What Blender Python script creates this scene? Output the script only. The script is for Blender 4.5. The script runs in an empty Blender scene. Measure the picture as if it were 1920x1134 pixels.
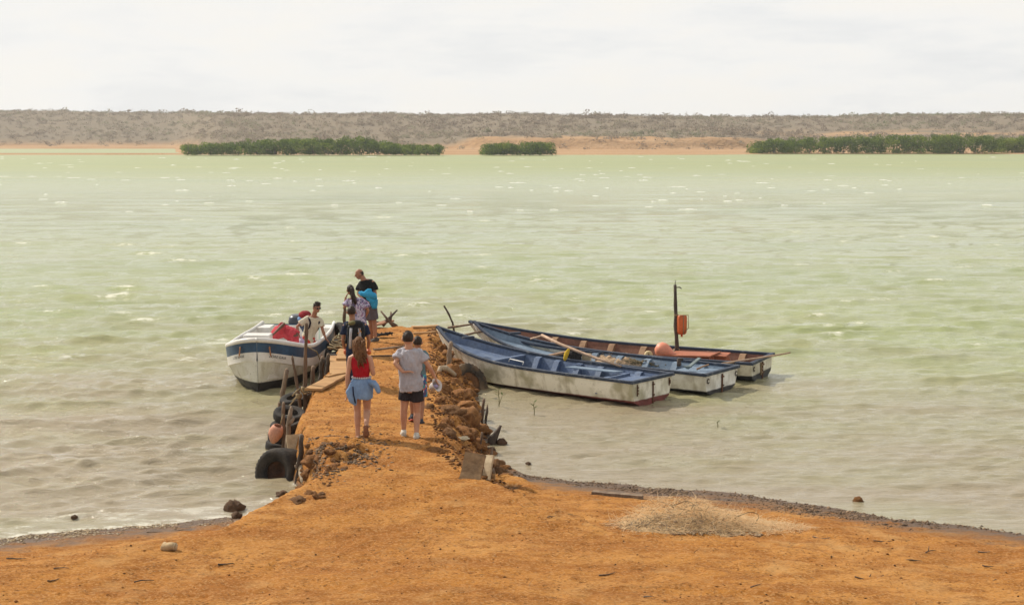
import bpy, math, random
import numpy as np
from mathutils import Vector, Matrix, noise as mnoise

random.seed(11)
RNG = np.random.default_rng(11)
R = math.radians
scene = bpy.context.scene
COL = scene.collection

# ------------------------------------------------------------------ camera
FPX, CAMZ = 2700.0, 5.6
TH = math.atan(312 / FPX)
cam_d = bpy.data.cameras.new('camera')
cam = bpy.data.objects.new('camera', cam_d)
COL.objects.link(cam)
cam.location = (0, 0, CAMZ)
cam.rotation_euler = (math.pi / 2 - TH, 0, 0)
cam_d.sensor_width = 36
cam_d.lens = 36 * FPX / 1920
cam_d.clip_start = 0.1
cam_d.clip_end = 6000
scene.camera = cam

# ------------------------------------------------------------------ sky, sun, exposure
SUN_EL, SUN_AZ = R(42), math.atan2(-0.80, 0.60)
world = bpy.data.worlds.new('World')
scene.world = world
world.use_nodes = True
wn, wl = world.node_tree.nodes, world.node_tree.links
wn.clear()
w_out = wn.new('ShaderNodeOutputWorld')
w_bg = wn.new('ShaderNodeBackground'); w_bg.inputs['Strength'].default_value = 0.1
w_sky = wn.new('ShaderNodeTexSky'); w_sky.sky_type = 'NISHITA'; w_sky.sun_disc = False
w_sky.sun_elevation = SUN_EL; w_sky.sun_rotation = SUN_AZ
w_sky.dust_density = 4.0; w_sky.air_density = 1.0; w_sky.ozone_density = 1.0
w_tc = wn.new('ShaderNodeTexCoord')
w_sep = wn.new('ShaderNodeSeparateXYZ'); wl.new(w_tc.outputs['Generated'], w_sep.inputs[0])
w_map = wn.new('ShaderNodeMapping'); w_map.inputs['Scale'].default_value = (1.6, 1.6, 7.0)
wl.new(w_tc.outputs['Generated'], w_map.inputs['Vector'])
w_noi = wn.new('ShaderNodeTexNoise'); w_noi.inputs['Scale'].default_value = 3.2
w_noi.inputs['Detail'].default_value = 7; w_noi.inputs['Roughness'].default_value = 0.6
wl.new(w_map.outputs[0], w_noi.inputs['Vector'])
# thin cloud: dense towards the horizon, thinning overhead
w_el = wn.new('ShaderNodeMapRange'); w_el.interpolation_type = 'SMOOTHSTEP'
w_el.inputs['From Min'].default_value = 0.02; w_el.inputs['From Max'].default_value = 0.75
w_el.inputs['To Min'].default_value = 0.97; w_el.inputs['To Max'].default_value = 0.58
wl.new(w_sep.outputs['Z'], w_el.inputs['Value'])
w_cl = wn.new('ShaderNodeMapRange'); w_cl.inputs['From Min'].default_value = 0.36; w_cl.inputs['From Max'].default_value = 0.64
w_cl.inputs['To Min'].default_value = -0.05; w_cl.inputs['To Max'].default_value = 0.14
wl.new(w_noi.outputs[0], w_cl.inputs['Value'])
w_add = wn.new('ShaderNodeMath'); w_add.operation = 'ADD'; w_add.use_clamp = True
wl.new(w_el.outputs[0], w_add.inputs[0]); wl.new(w_cl.outputs[0], w_add.inputs[1])
w_cc = wn.new('ShaderNodeMixRGB')
w_cc.inputs[1].default_value = (9.0, 9.05, 9.0, 1); w_cc.inputs[2].default_value = (9.5, 9.25, 8.75, 1)
w_cf = wn.new('ShaderNodeMapRange'); w_cf.inputs['From Min'].default_value = 0.38; w_cf.inputs['From Max'].default_value = 0.6
wl.new(w_noi.outputs[0], w_cf.inputs['Value']); wl.new(w_cf.outputs[0], w_cc.inputs[0])
w_mix = wn.new('ShaderNodeMixRGB')
wl.new(w_add.outputs[0], w_mix.inputs[0]); wl.new(w_sky.outputs[0], w_mix.inputs[1]); wl.new(w_cc.outputs[0], w_mix.inputs[2])
wl.new(w_mix.outputs[0], w_bg.inputs['Color']); wl.new(w_bg.outputs[0], w_out.inputs['Surface'])

sun_d = bpy.data.lights.new('sun', 'SUN')
sun_d.energy = 4.5; sun_d.angle = R(0.6); sun_d.color = (1.0, 0.93, 0.82)
sun = bpy.data.objects.new('sun', sun_d); COL.objects.link(sun)
sdir = Vector((math.sin(SUN_AZ) * math.cos(SUN_EL), math.cos(SUN_AZ) * math.cos(SUN_EL), math.sin(SUN_EL)))
sun.rotation_euler = sdir.to_track_quat('Z', 'Y').to_euler()
sun.location = (-20, 20, 30)
scene.cycles.use_denoising = True
scene.cycles.max_bounces = 8; scene.cycles.volume_bounces = 0
vs = scene.view_settings
vs.view_transform = 'Standard'; vs.look = 'None'; vs.exposure = 0.0; vs.gamma = 1.0; vs.use_curve_mapping = False


# ------------------------------------------------------------------ helpers
def at(px, py, z=0.0):
    """a point of the plane of height z, found from where the photograph shows it"""
    dx, du = (px - 960) / FPX, (567 - py) / FPX
    y = math.cos(TH) + du * math.sin(TH)
    w = -math.sin(TH) + du * math.cos(TH)
    t = (z - CAMZ) / w
    return Vector((dx * t, y * t, z))


def at_d(px, py, d):
    """a point at ground distance d"""
    dx, du = (px - 960) / FPX, (567 - py) / FPX
    y = math.cos(TH) + du * math.sin(TH)
    w = -math.sin(TH) + du * math.cos(TH)
    t = d / y
    return Vector((dx * t, d, CAMZ + w * t))


def vnoise(x, y, seed=0):
    x = np.asarray(x, float); y = np.asarray(y, float)
    xi = np.floor(x).astype(np.int64); yi = np.floor(y).astype(np.int64)
    xf = x - xi; yf = y - yi
    u = xf * xf * (3 - 2 * xf); v = yf * yf * (3 - 2 * yf)

    def h(a, b):
        n = (a * 374761393 + b * 668265263 + seed * 1442695041) & 0x7fffffff
        n = ((n ^ (n >> 13)) * 1274126177) & 0x7fffffff
        n = n ^ (n >> 16)
        return (n & 0xffff) / 65535.0
    return (h(xi, yi) * (1 - u) + h(xi + 1, yi) * u) * (1 - v) + (h(xi, yi + 1) * (1 - u) + h(xi + 1, yi + 1) * u) * v


def fbm(x, y, seed=0, o=4):
    r, a, s = 0, 0.5, 0
    for i in range(o):
        r = r + a * vnoise(x * 2 ** i, y * 2 ** i, seed + i * 17); s += a; a *= 0.5
    return r / s


def sstep(a, b, x):
    t = np.clip((np.asarray(x, float) - a) / (b - a), 0, 1)
    return t * t * (3 - 2 * t)


# materials -----------------------------------------------------------------
MATS = {}


def nodes_of(name):
    m = bpy.data.materials.new(name); m.use_nodes = True
    nt = m.node_tree
    b = nt.nodes['Principled BSDF']
    return m, nt.nodes, nt.links, b


def mat(name, col, rough=0.7, var=0.25, scale=6.0, col2=None, bump=0.0, bscale=None, spec=0.3, stretch=None, metal=0.0, detail=5, thr=(0.35, 0.65), coords='Object', sub=0.0):
    """colour col, broken up by noise towards col2 (default: a darker tone), with fine relief"""
    if name in MATS:
        return MATS[name]
    m, n, l, b = nodes_of(name)
    b.inputs['Roughness'].default_value = rough
    b.inputs['Specular IOR Level'].default_value = spec
    b.inputs['Metallic'].default_value = metal
    tc = n.new('ShaderNodeTexCoord')
    mp = n.new('ShaderNodeMapping'); l.new(tc.outputs[coords], mp.inputs[0])
    if stretch: mp.inputs['Scale'].default_value = stretch
    nz = n.new('ShaderNodeTexNoise'); nz.inputs['Scale'].default_value = scale; nz.inputs['Detail'].default_value = detail
    l.new(mp.outputs[0], nz.inputs['Vector'])
    mr = n.new('ShaderNodeMapRange'); mr.inputs['From Min'].default_value = thr[0]; mr.inputs['From Max'].default_value = thr[1]
    l.new(nz.outputs[0], mr.inputs['Value'])
    mx = n.new('ShaderNodeMixRGB')
    c2 = col2 if col2 else tuple(c * (1 - var) for c in col)
    mx.inputs[1].default_value = (*col, 1); mx.inputs[2].default_value = (*c2, 1)
    l.new(mr.outputs[0], mx.inputs[0])
    # second finer mottling
    nz2 = n.new('ShaderNodeTexNoise'); nz2.inputs['Scale'].default_value = scale * 5.3; nz2.inputs['Detail'].default_value = 4
    l.new(mp.outputs[0], nz2.inputs['Vector'])
    mr2 = n.new('ShaderNodeMapRange'); mr2.inputs['From Min'].default_value = 0.3; mr2.inputs['From Max'].default_value = 0.7
    mr2.inputs['To Min'].default_value = 1 - var * 0.6; mr2.inputs['To Max'].default_value = 1 + var * 0.35
    l.new(nz2.outputs[0], mr2.inputs['Value'])
    mu = n.new('ShaderNodeMixRGB'); mu.blend_type = 'MULTIPLY'; mu.inputs[0].default_value = 1
    l.new(mx.outputs[0], mu.inputs[1]); l.new(mr2.outputs[0], mu.inputs[2])
    l.new(mu.outputs[0], b.inputs['Base Color'])
    if sub: 
        b.inputs['Subsurface Weight'].default_value = sub; b.inputs['Subsurface Radius'].default_value = (0.02, 0.008, 0.004)
    if bump:
        bz = n.new('ShaderNodeTexNoise'); bz.inputs['Scale'].default_value = bscale or scale * 4; bz.inputs['Detail'].default_value = 6
        l.new(mp.outputs[0], bz.inputs['Vector'])
        bp = n.new('ShaderNodeBump'); bp.inputs['Strength'].default_value = 1.0; bp.inputs['Distance'].default_value = bump
        l.new(bz.outputs[0], bp.inputs['Height']); l.new(bp.outputs[0], b.inputs['Normal'])
    MATS[name] = m
    return m


# mesh builder ---------------------------------------------------------------
class MB:
    def __init__(self):
        self.v, self.f, self.m = [], [], []
        self.mi = 0

    def add(self, verts, faces):
        o = len(self.v)
        self.v.extend([tuple(p) for p in verts])
        self.f.extend([tuple(i + o for i in f) for f in faces])
        self.m.extend([self.mi] * len(faces))
        return self

    def box(self, c, s, rot=None, taper=1.0):
        c = Vector(c); hx, hy, hz = s[0] / 2, s[1] / 2, s[2] / 2
        vs_ = [Vector((x * hx * (taper if z > 0 else 1), y * hy * (taper if z > 0 else 1), z * hz)) for z in (-1, 1) for y in (-1, 1) for x in (-1, 1)]
        if rot is not None: vs_ = [rot @ p for p in vs_]
        return self.add([p + c for p in vs_], [(0, 2, 3, 1), (4, 5, 7, 6), (0, 1, 5, 4), (2, 6, 7, 3), (0, 4, 6, 2), (1, 3, 7, 5)])

    def loft(self, rings, cap=True, closed=True):
        n = len(rings[0]); vs_ = [p for r in rings for p in r]; fs = []
        for i in range(len(rings) - 1):
            for j in range(n if closed else n - 1):
                a, b_ = i * n + j, i * n + (j + 1) % n
                fs.append((a, b_, b_ + n, a + n))
        if cap:
            fs.append(tuple(range(n))[::-1]); fs.append(tuple((len(rings) - 1) * n + j for j in range(n)))
        return self.add(vs_, fs)

    def tube(self, pts, rad, n=8, ref=None, rnd=False, rough=0.0, seed=0, twist=0):
        pts = [Vector(p) for p in pts]; m = len(pts)
        rad = [rad] * m if not isinstance(rad, (list, tuple)) else list(rad)
        rad = [(r, r) if not isinstance(r, (tuple, list)) else tuple(r) for r in rad]
        if rnd:
            d0 = (pts[0] - pts[1]).normalized(); d1 = (pts[-1] - pts[-2]).normalized()
            r0, r1 = sum(rad[0]) / 2, sum(rad[-1]) / 2
            sc = lambda r, k: (r[0] * k, r[1] * k)
            pts = [pts[0] + d0 * r0 * 0.85, pts[0] + d0 * r0 * 0.55] + pts + [pts[-1] + d1 * r1 * 0.55, pts[-1] + d1 * r1 * 0.85]
            rad = [sc(rad[0], 0.35), sc(rad[0], 0.8)] + rad + [sc(rad[-1], 0.8), sc(rad[-1], 0.35)]
            m = len(pts)
        rr = random.Random(seed)
        rings = []; u = None
        for i in range(m):
            t = (pts[min(i + 1, m - 1)] - pts[max(i - 1, 0)])
            if t.length < 1e-9: t = Vector((0, 0, 1))
            t.normalize()
            base = Vector(ref) if ref is not None else (u if u is not None else (Vector((1, 0, 0)) if abs(t.x) < 0.8 else Vector((0, 1, 0))))
            uu = base - t * base.dot(t)
            if uu.length < 1e-5: uu = t.orthogonal()
            uu.normalize(); u = uu; w = t.cross(uu)
            ring = []
            for j in range(n):
                a = 2 * math.pi * j / n
                k = 1 + (rr.uniform(-rough, rough) if rough else 0)
                ring.append(pts[i] + uu * math.cos(a) * rad[i][0] * k + w * math.sin(a) * rad[i][1] * k)
            rings.append(ring)
        return self.loft(rings)

    def ell(self, c, r, nu=14, nv=10, rot=None, fn=None):
        c = Vector(c); vs_, fs = [], []
        for i in range(nv + 1):
            ph = math.pi * i / nv
            for j in range(nu):
                a = 2 * math.pi * j / nu
                d = Vector((math.sin(ph) * math.cos(a), math.sin(ph) * math.sin(a), math.cos(ph)))
                k = fn(d) if fn else 1
                p = Vector((d.x * r[0] * k, d.y * r[1] * k, d.z * r[2] * k))
                if rot is not None: p = rot @ p
                vs_.append(p + c)
        for i in range(nv):
            for j in range(nu):
                a, b_ = i * nu + j, i * nu + (j + 1) % nu
                fs.append((a, a + nu, b_ + nu, b_))
        return self.add(vs_, fs)

    def lathe(self, prof, n=24, axis=None, c=(0, 0, 0), fn=None, closed=False):
        """prof: (radius, height) pairs about the local z, axis: Matrix 3x3"""
        c = Vector(c); vs_, fs = [], []; m = len(prof)
        for i, (r, h) in enumerate(prof):
            for j in range(n):
                a = 2 * math.pi * j / n
                k = fn(i, j) if fn else 1
                p = Vector((math.cos(a) * r * k, math.sin(a) * r * k, h))
                if axis is not None: p = axis @ p
                vs_.append(p + c)
        for i in range(m if closed else m - 1):
            for j in range(n):
                a, b_ = i * n + j, i * n + (j + 1) % n
                i2 = ((i + 1) % m) * n
                fs.append((a, b_, i2 + (j + 1) % n, i2 + j))
        return self.add(vs_, fs)

    def build(self, name, mt, parent=None, smooth=True, loc=None, auto=None):
        me = bpy.data.meshes.new(name)
        me.from_pydata(self.v, [], self.f)
        for mm in (mt if isinstance(mt, (list, tuple)) else [mt]): me.materials.append(mm)
        if max(self.m, default=0) > 0: me.polygons.foreach_set('material_index', self.m)
        if smooth: me.polygons.foreach_set('use_smooth', [True] * len(me.polygons))
        me.update()
        o = bpy.data.objects.new(name, me); COL.objects.link(o)
        if parent is not None: o.parent = parent
        if loc is not None: o.location = loc
        if auto is not None:
            try:
                me.set_sharp_from_angle(angle=R(auto))
            except Exception: pass
        return o


def grid_obj(name, X, Y, Z, mt, attrs=None, parent=None):
    ny, nx = X.shape
    v = np.stack([X.ravel(), Y.ravel(), Z.ravel()], 1).astype(np.float32)
    idx = np.arange(nx * ny).reshape(ny, nx)
    q = np.stack([idx[:-1, :-1].ravel(), idx[:-1, 1:].ravel(), idx[1:, 1:].ravel(), idx[1:, :-1].ravel()], 1).astype(np.int32)
    return np_obj(name, v, q, mt, attrs, parent)


def np_obj(name, v, q, mt, attrs=None, parent=None, smooth=True):
    me = bpy.data.meshes.new(name)
    k = q.shape[1]
    me.vertices.add(len(v)); me.vertices.foreach_set('co', v.astype(np.float32).ravel())
    me.loops.add(q.size); me.loops.foreach_set('vertex_index', q.astype(np.int32).ravel())
    me.polygons.add(len(q)); me.polygons.foreach_set('loop_start', np.arange(0, q.size, k, dtype=np.int32))
    if smooth: me.polygons.foreach_set('use_smooth', np.ones(len(q), bool))
    me.update(calc_edges=True)
    for kk, a in (attrs or {}).items():
        at_ = me.attributes.new(kk, 'FLOAT', 'POINT'); at_.data.foreach_set('value', np.asarray(a, np.float32).ravel())
    me.materials.append(mt)
    o = bpy.data.objects.new(name, me); COL.objects.link(o)
    if parent: o.parent = parent
    return o


def tag(o, label=None, cat=None, group=None, kind=None):
    if label: o['label'] = label
    if cat: o['category'] = cat
    if group: o['group'] = group
    if kind: o['kind'] = kind
    return o


def empty(name, loc, rz=0.0, label=None, cat=None, group=None):
    o = bpy.data.objects.new(name, None); COL.objects.link(o)
    o.empty_display_size = 0.2
    o.location = loc; o.rotation_euler = (0, 0, rz)
    return tag(o, label, cat, group)


def remeshed(mb, voxel, smooth=3, fold=0.0, fscale=(9, 9, 4), seed=0):
    """union of overlapping closed shapes grown into one continuous skin"""
    me = bpy.data.meshes.new('tmp'); me.from_pydata(mb.v, [], mb.f); me.update()
    o = bpy.data.objects.new('tmp', me); COL.objects.link(o)
    r = o.modifiers.new('r', 'REMESH'); r.mode = 'VOXEL'; r.voxel_size = voxel
    if smooth:
        s = o.modifiers.new('s', 'SMOOTH'); s.factor = 0.5; s.iterations = smooth
    dg = bpy.context.evaluated_depsgraph_get(); dg.update()
    nm = bpy.data.meshes.new_from_object(o.evaluated_get(dg))
    bpy.data.objects.remove(o); bpy.data.meshes.remove(me)
    if fold:
        n = len(nm.vertices); co = np.empty(n * 3, np.float32); no = np.empty(n * 3, np.float32)
        nm.vertices.foreach_get('co', co); nm.vertices.foreach_get('normal', no)
        co = co.reshape(-1, 3); no = no.reshape(-1, 3)
        k = np.array([mnoise.fractal(Vector((c[0] * fscale[0] + seed, c[1] * fscale[1], c[2] * fscale[2] + c[0] * 3)), 0.9, 2.0, 3) for c in co.tolist()])
        co = co + no * ((np.abs(k) * 2 - 0.4) * fold)[:, None]
        nm.vertices.foreach_set('co', co.astype(np.float32).ravel()); nm.update()
    nm.polygons.foreach_set('use_smooth', [True] * len(nm.polygons))
    return nm


def mesh_obj(name, me, mt, parent=None):
    me.name = name
    me.materials.clear(); me.materials.append(mt)
    o = bpy.data.objects.new(name, me); COL.objects.link(o)
    if parent: o.parent = parent
    return o


# ------------------------------------------------------------------ terrain shape
SHX = [-60, -20, -12, -7.0, -5.45, -4.2, -3.24, -2.6, -1.0, -0.13, 1.3, 2.8, 4.35, 5.7, 7.1, 12, 20, 60]
SHY = [5, 14, 17.2, 19.75, 20.45, 20.85, 21.2, 22.8, 23.9, 23.5, 22.9, 22.4, 21.75, 20.7, 20.0, 17.2, 13, 3]
JY = [16, 18.5, 20.9, 22.2, 23.3, 24.6, 26.9, 30.3, 33.4, 36.9, 40]
JL = [-8, -3.9, -2.72, -2.98, -3.40, -3.72, -3.79, -3.78, -4.0, -4.24, -4.4]
JR = [6, 1.2, -0.7, -0.98, -1.08, -1.18, -1.42, -1.62, -1.76, -1.98, -2.1]
JTOP = 0.72
JEND = 36.7


def ground_z(x, y, det=True):
    x = np.asarray(x, float); y = np.asarray(y, float)
    wob = (fbm(x * 0.9, y * 0.9, 3) - 0.5) * 0.5
    d = np.interp(x, SHX, SHY) + wob - y
    zb = np.where(d > 0, np.where(d < 1.5, 0.085 * d, 0.1275 + 0.066 * (d - 1.5)), np.maximum(0.10 * d, -1.6))
    zb = np.minimum(zb, 0.95 + 0.01 * d)
    xl = np.interp(y, JY, JL) + (fbm(y * 1.3, y * 0 + 2, 5) - 0.5) * 0.22
    xr = np.interp(y, JY, JR) + (fbm(y * 1.1, y * 0 + 9, 6) - 0.5) * 0.4
    top = 0.40 + (JTOP - 0.40) * sstep(17.0, 22.5, y)
    fall_l = np.clip(xl - x, 0, 9); fall_r = np.clip(x - xr, 0, 9); fall_e = np.clip(y - JEND - (fbm(x * 1.5, x * 0, 8) - 0.5) * 0.5, 0, 9)
    zj = top - fall_l * 2.9 - fall_r * 0.82 - fall_e * 1.6
    zj = np.maximum(zj, -2)
    k = 0.10
    h = np.clip(0.5 + 0.5 * (zb - zj) / k, 0, 1)
    z = zj * (1 - h) + zb * h + k * h * (1 - h)
    if det:
        up = sstep(-0.1, 0.2, z)
        z = z + up * ((fbm(x * 1.2, y * 1.2, 21) - 0.5) * 0.05 + (fbm(x * 6, y * 6, 31) - 0.5) * 0.055)
        slope = sstep(0.02, 0.3, fall_r) * (1 - sstep(1.0, 1.5, fall_r)) * sstep(20.8, 22.2, y) * sstep(-0.2, 0.1, z)
        z = z + slope * ((fbm(x * 5, y * 5, 41, 3) - 0.45) * 0.26 + (fbm(x * 2.2, y * 2.2, 43, 2) - 0.5) * 0.25)
        bank = np.exp(-(((x + 2.72) / 0.42) ** 2 + ((y - 22.0) / 0.8) ** 2))
        z = z + bank * (fbm(x * 4.5, y * 4.5, 51, 3) - 0.42) * 0.65
    return z


xs = np.concatenate([np.linspace(-60, -9.2, 40, endpoint=False), np.arange(-9.2, 9.2, 0.055), np.linspace(9.2, 60, 40)])
ys = np.concatenate([np.linspace(-25, 13.5, 40, endpoint=False), np.arange(13.5, 38.2, 0.06), np.linspace(38.2, 46, 12)])
GX, GY = np.meshgrid(xs, ys)
GZ = ground_z(GX, GY)
# trodden sand: footprints along the way to the jetty, a wheel track, scuffs
fpr = np.random.default_rng(12)


def dent(x, y, a, lx, ly, dep):
    i0, i1 = np.searchsorted(xs, [x - .45, x + .45]); j0, j1 = np.searchsorted(ys, [y - .45, y + .45])
    dx, dy = GX[j0:j1, i0:i1] - x, GY[j0:j1, i0:i1] - y
    u = dx * math.cos(a) + dy * math.sin(a); v = -dx * math.sin(a) + dy * math.cos(a)
    r = (u / lx) ** 2 + (v / ly) ** 2
    GZ[j0:j1, i0:i1] += -dep * np.exp(-r) + dep * .55 * np.exp(-(np.sqrt(r) - 1.5) ** 2 / .12)


for i in range(430):
    t_ = fpr.random()
    if i < 250: y_ = 14.5 + 21 * fpr.random() ** 1.3; x_ = np.interp(y_, [14, 20, 36], [-1.5, -1.9, -2.9]) + fpr.normal(0, .55 if y_ > 21 else 1.6)
    else: y_ = fpr.uniform(14, 20.5); x_ = fpr.uniform(-.38, .38) * y_
    dent(x_, y_, math.pi / 2 + fpr.normal(0, .5), .12, .06, fpr.uniform(.008, .024))
for i in range(150):
    t_ = i / 150; dent(1.2 + 5.6 * t_, 15.9 - .9 * t_ + .12 * math.sin(t_ * 9), 0, .09, .045, .013)
    if i < 90: dent(-6 + 7 * t_, 16.1 - .25 * math.sin(t_ * 5), 0, .09, .04, .009)


def gz(x, y):
    i = min(max(int(np.searchsorted(xs, x)) - 1, 0), len(xs) - 2); j = min(max(int(np.searchsorted(ys, y)) - 1, 0), len(ys) - 2)
    u = (x - xs[i]) / (xs[i + 1] - xs[i]); v = (y - ys[j]) / (ys[j + 1] - ys[j])
    return float((GZ[j, i] * (1 - u) + GZ[j, i + 1] * u) * (1 - v) + (GZ[j + 1, i] * (1 - u) + GZ[j + 1, i + 1] * u) * v)


def on_ground(px, py, z0=0.4):
    """where the photograph's ray meets the ground"""
    z = z0
    for _ in range(12):
        p = at(px, py, z); z = 0.5 * z + 0.5 * gz(p.x, p.y)
    p = at(px, py, z); p.z = gz(p.x, p.y)
    return p


# sand material
def sand_material():
    m, n, l, b = nodes_of('orange_sand')
    b.inputs['Roughness'].default_value = 0.95; b.inputs['Specular IOR Level'].default_value = 0.1
    geo = n.new('ShaderNodeNewGeometry')

    def noi(sc, det=6, st=None, ro=0.55):
        t = n.new('ShaderNodeTexNoise'); t.inputs['Scale'].default_value = sc; t.inputs['Detail'].default_value = det; t.inputs['Roughness'].default_value = ro
        if st:
            mp = n.new('ShaderNodeMapping'); mp.inputs['Scale'].default_value = st; l.new(geo.outputs['Position'], mp.inputs[0]); l.new(mp.outputs[0], t.inputs['Vector'])
        else: l.new(geo.outputs['Position'], t.inputs['Vector'])
        return t

    def rng(src, a, b_, c=0, d=1):
        r = n.new('ShaderNodeMapRange'); r.inputs[1].default_value = a; r.inputs[2].default_value = b_; r.inputs[3].default_value = c; r.inputs[4].default_value = d
        l.new(src, r.inputs[0]); return r.outputs[0]

    def mix(f, a, b_, mode='MIX'):
        x = n.new('ShaderNodeMixRGB'); x.blend_type = mode
        for s, v in ((0, f), (1, a), (2, b_)):
            if isinstance(v, (int, float)): x.inputs[s].default_value = v
            elif isinstance(v, tuple): x.inputs[s].default_value = (*v, 1)
            else: l.new(v, x.inputs[s])
        return x.outputs[0]
    big = noi(0.55, 5, (1, 1.6, 1)); mid = noi(3.0, 8, (0.7, 1.5, 1), 0.65); fine = noi(16, 8, (0.7, 1.3, 1), 0.75)
    c = mix(rng(big.outputs[0], 0.36, 0.64), (0.445, 0.188, 0.040), (0.525, 0.25, 0.068))
    patchy = noi(0.9, 7, (0.6, 1.5, 1), 0.6)
    c = mix(rng(patchy.outputs[0], 0.44, 0.60, 0, 0.7), c, (0.30, 0.108, 0.024))
    c = mix(rng(mid.outputs[0], 0.48, 0.60, 0, 0.8), c, (0.29, 0.108, 0.021))
    c = mix(rng(fine.outputs[0], 0.50, 0.70, 0, 0.6), c, (0.16, 0.058, 0.013))
    shade_speck = noi(24, 3, (0.8, 1.0, 1), 0.6); sdens = noi(1.3, 4, (1, 1, 1))
    sm = n.new('ShaderNodeMath'); sm.operation = 'MULTIPLY'; l.new(rng(shade_speck.outputs[0], 0.57, 0.62, 0, 0.85), sm.inputs[0]); l.new(rng(sdens.outputs[0], 0.35, 0.65, 0.25, 1), sm.inputs[1])
    c = mix(sm.outputs[0], c, (0.10, 0.038, 0.010))  # dark specks: the small shadows of tiny clods, painted into the sand colour
    grain = noi(38, 4, (0.7, 1.0, 1), 0.6)
    c = mix(rng(grain.outputs[0], 0.52, 0.60, 0, 0.5), c, (0.58, 0.33, 0.14))
    pale = noi(1.7, 6, (1, 1, 1))
    c = mix(rng(pale.outputs[0], 0.56, 0.74, 0, 0.6), c, (0.54, 0.31, 0.12))
    # washed damp grey-brown sand by the water's edge
    sep = n.new('ShaderNodeSeparateXYZ'); l.new(geo.outputs['Position'], sep.inputs[0])
    wz = n.new('ShaderNodeMath'); wz.operation = 'ADD'; l.new(sep.outputs['Z'], wz.inputs[0]); l.new(rng(mid.outputs[0], 0.3, 0.7, -0.04, 0.04), wz.inputs[1])
    wet = rng(wz.outputs[0], 0.03, 0.12, 1, 0)
    c = mix(wet, c, (0.125, 0.075, 0.042))
    l.new(c, b.inputs['Base Color'])
    l.new(rng(wet, 0, 1, 0.95, 0.55), b.inputs['Roughness'])
    l.new(rng(wet, 0, 1, 0.1, 0.3), b.inputs['Specular IOR Level'])
    bz = noi(9, 10, (0.8, 1.2, 1), 0.78)
    bp = n.new('ShaderNodeBump'); bp.inputs['Distance'].default_value = 0.055; bp.inputs['Strength'].default_value = 0.9
    l.new(bz.outputs[0], bp.inputs['Height']); l.new(bp.outputs[0], b.inputs['Normal'])
    return m


SAND = sand_material()
beach = grid_obj('beach', GX, GY, GZ, SAND)
tag(beach, 'orange sand beach running out into an earth jetty', kind='structure')
sx = np.linspace(-1150, 1150, 24); sy = np.linspace(-35, 1012, 21)
SX, SY = np.meshgrid(sx, sy)
tag(grid_obj('seabed', SX, SY, SX * 0 - 2.2, SAND), kind='structure')


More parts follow.
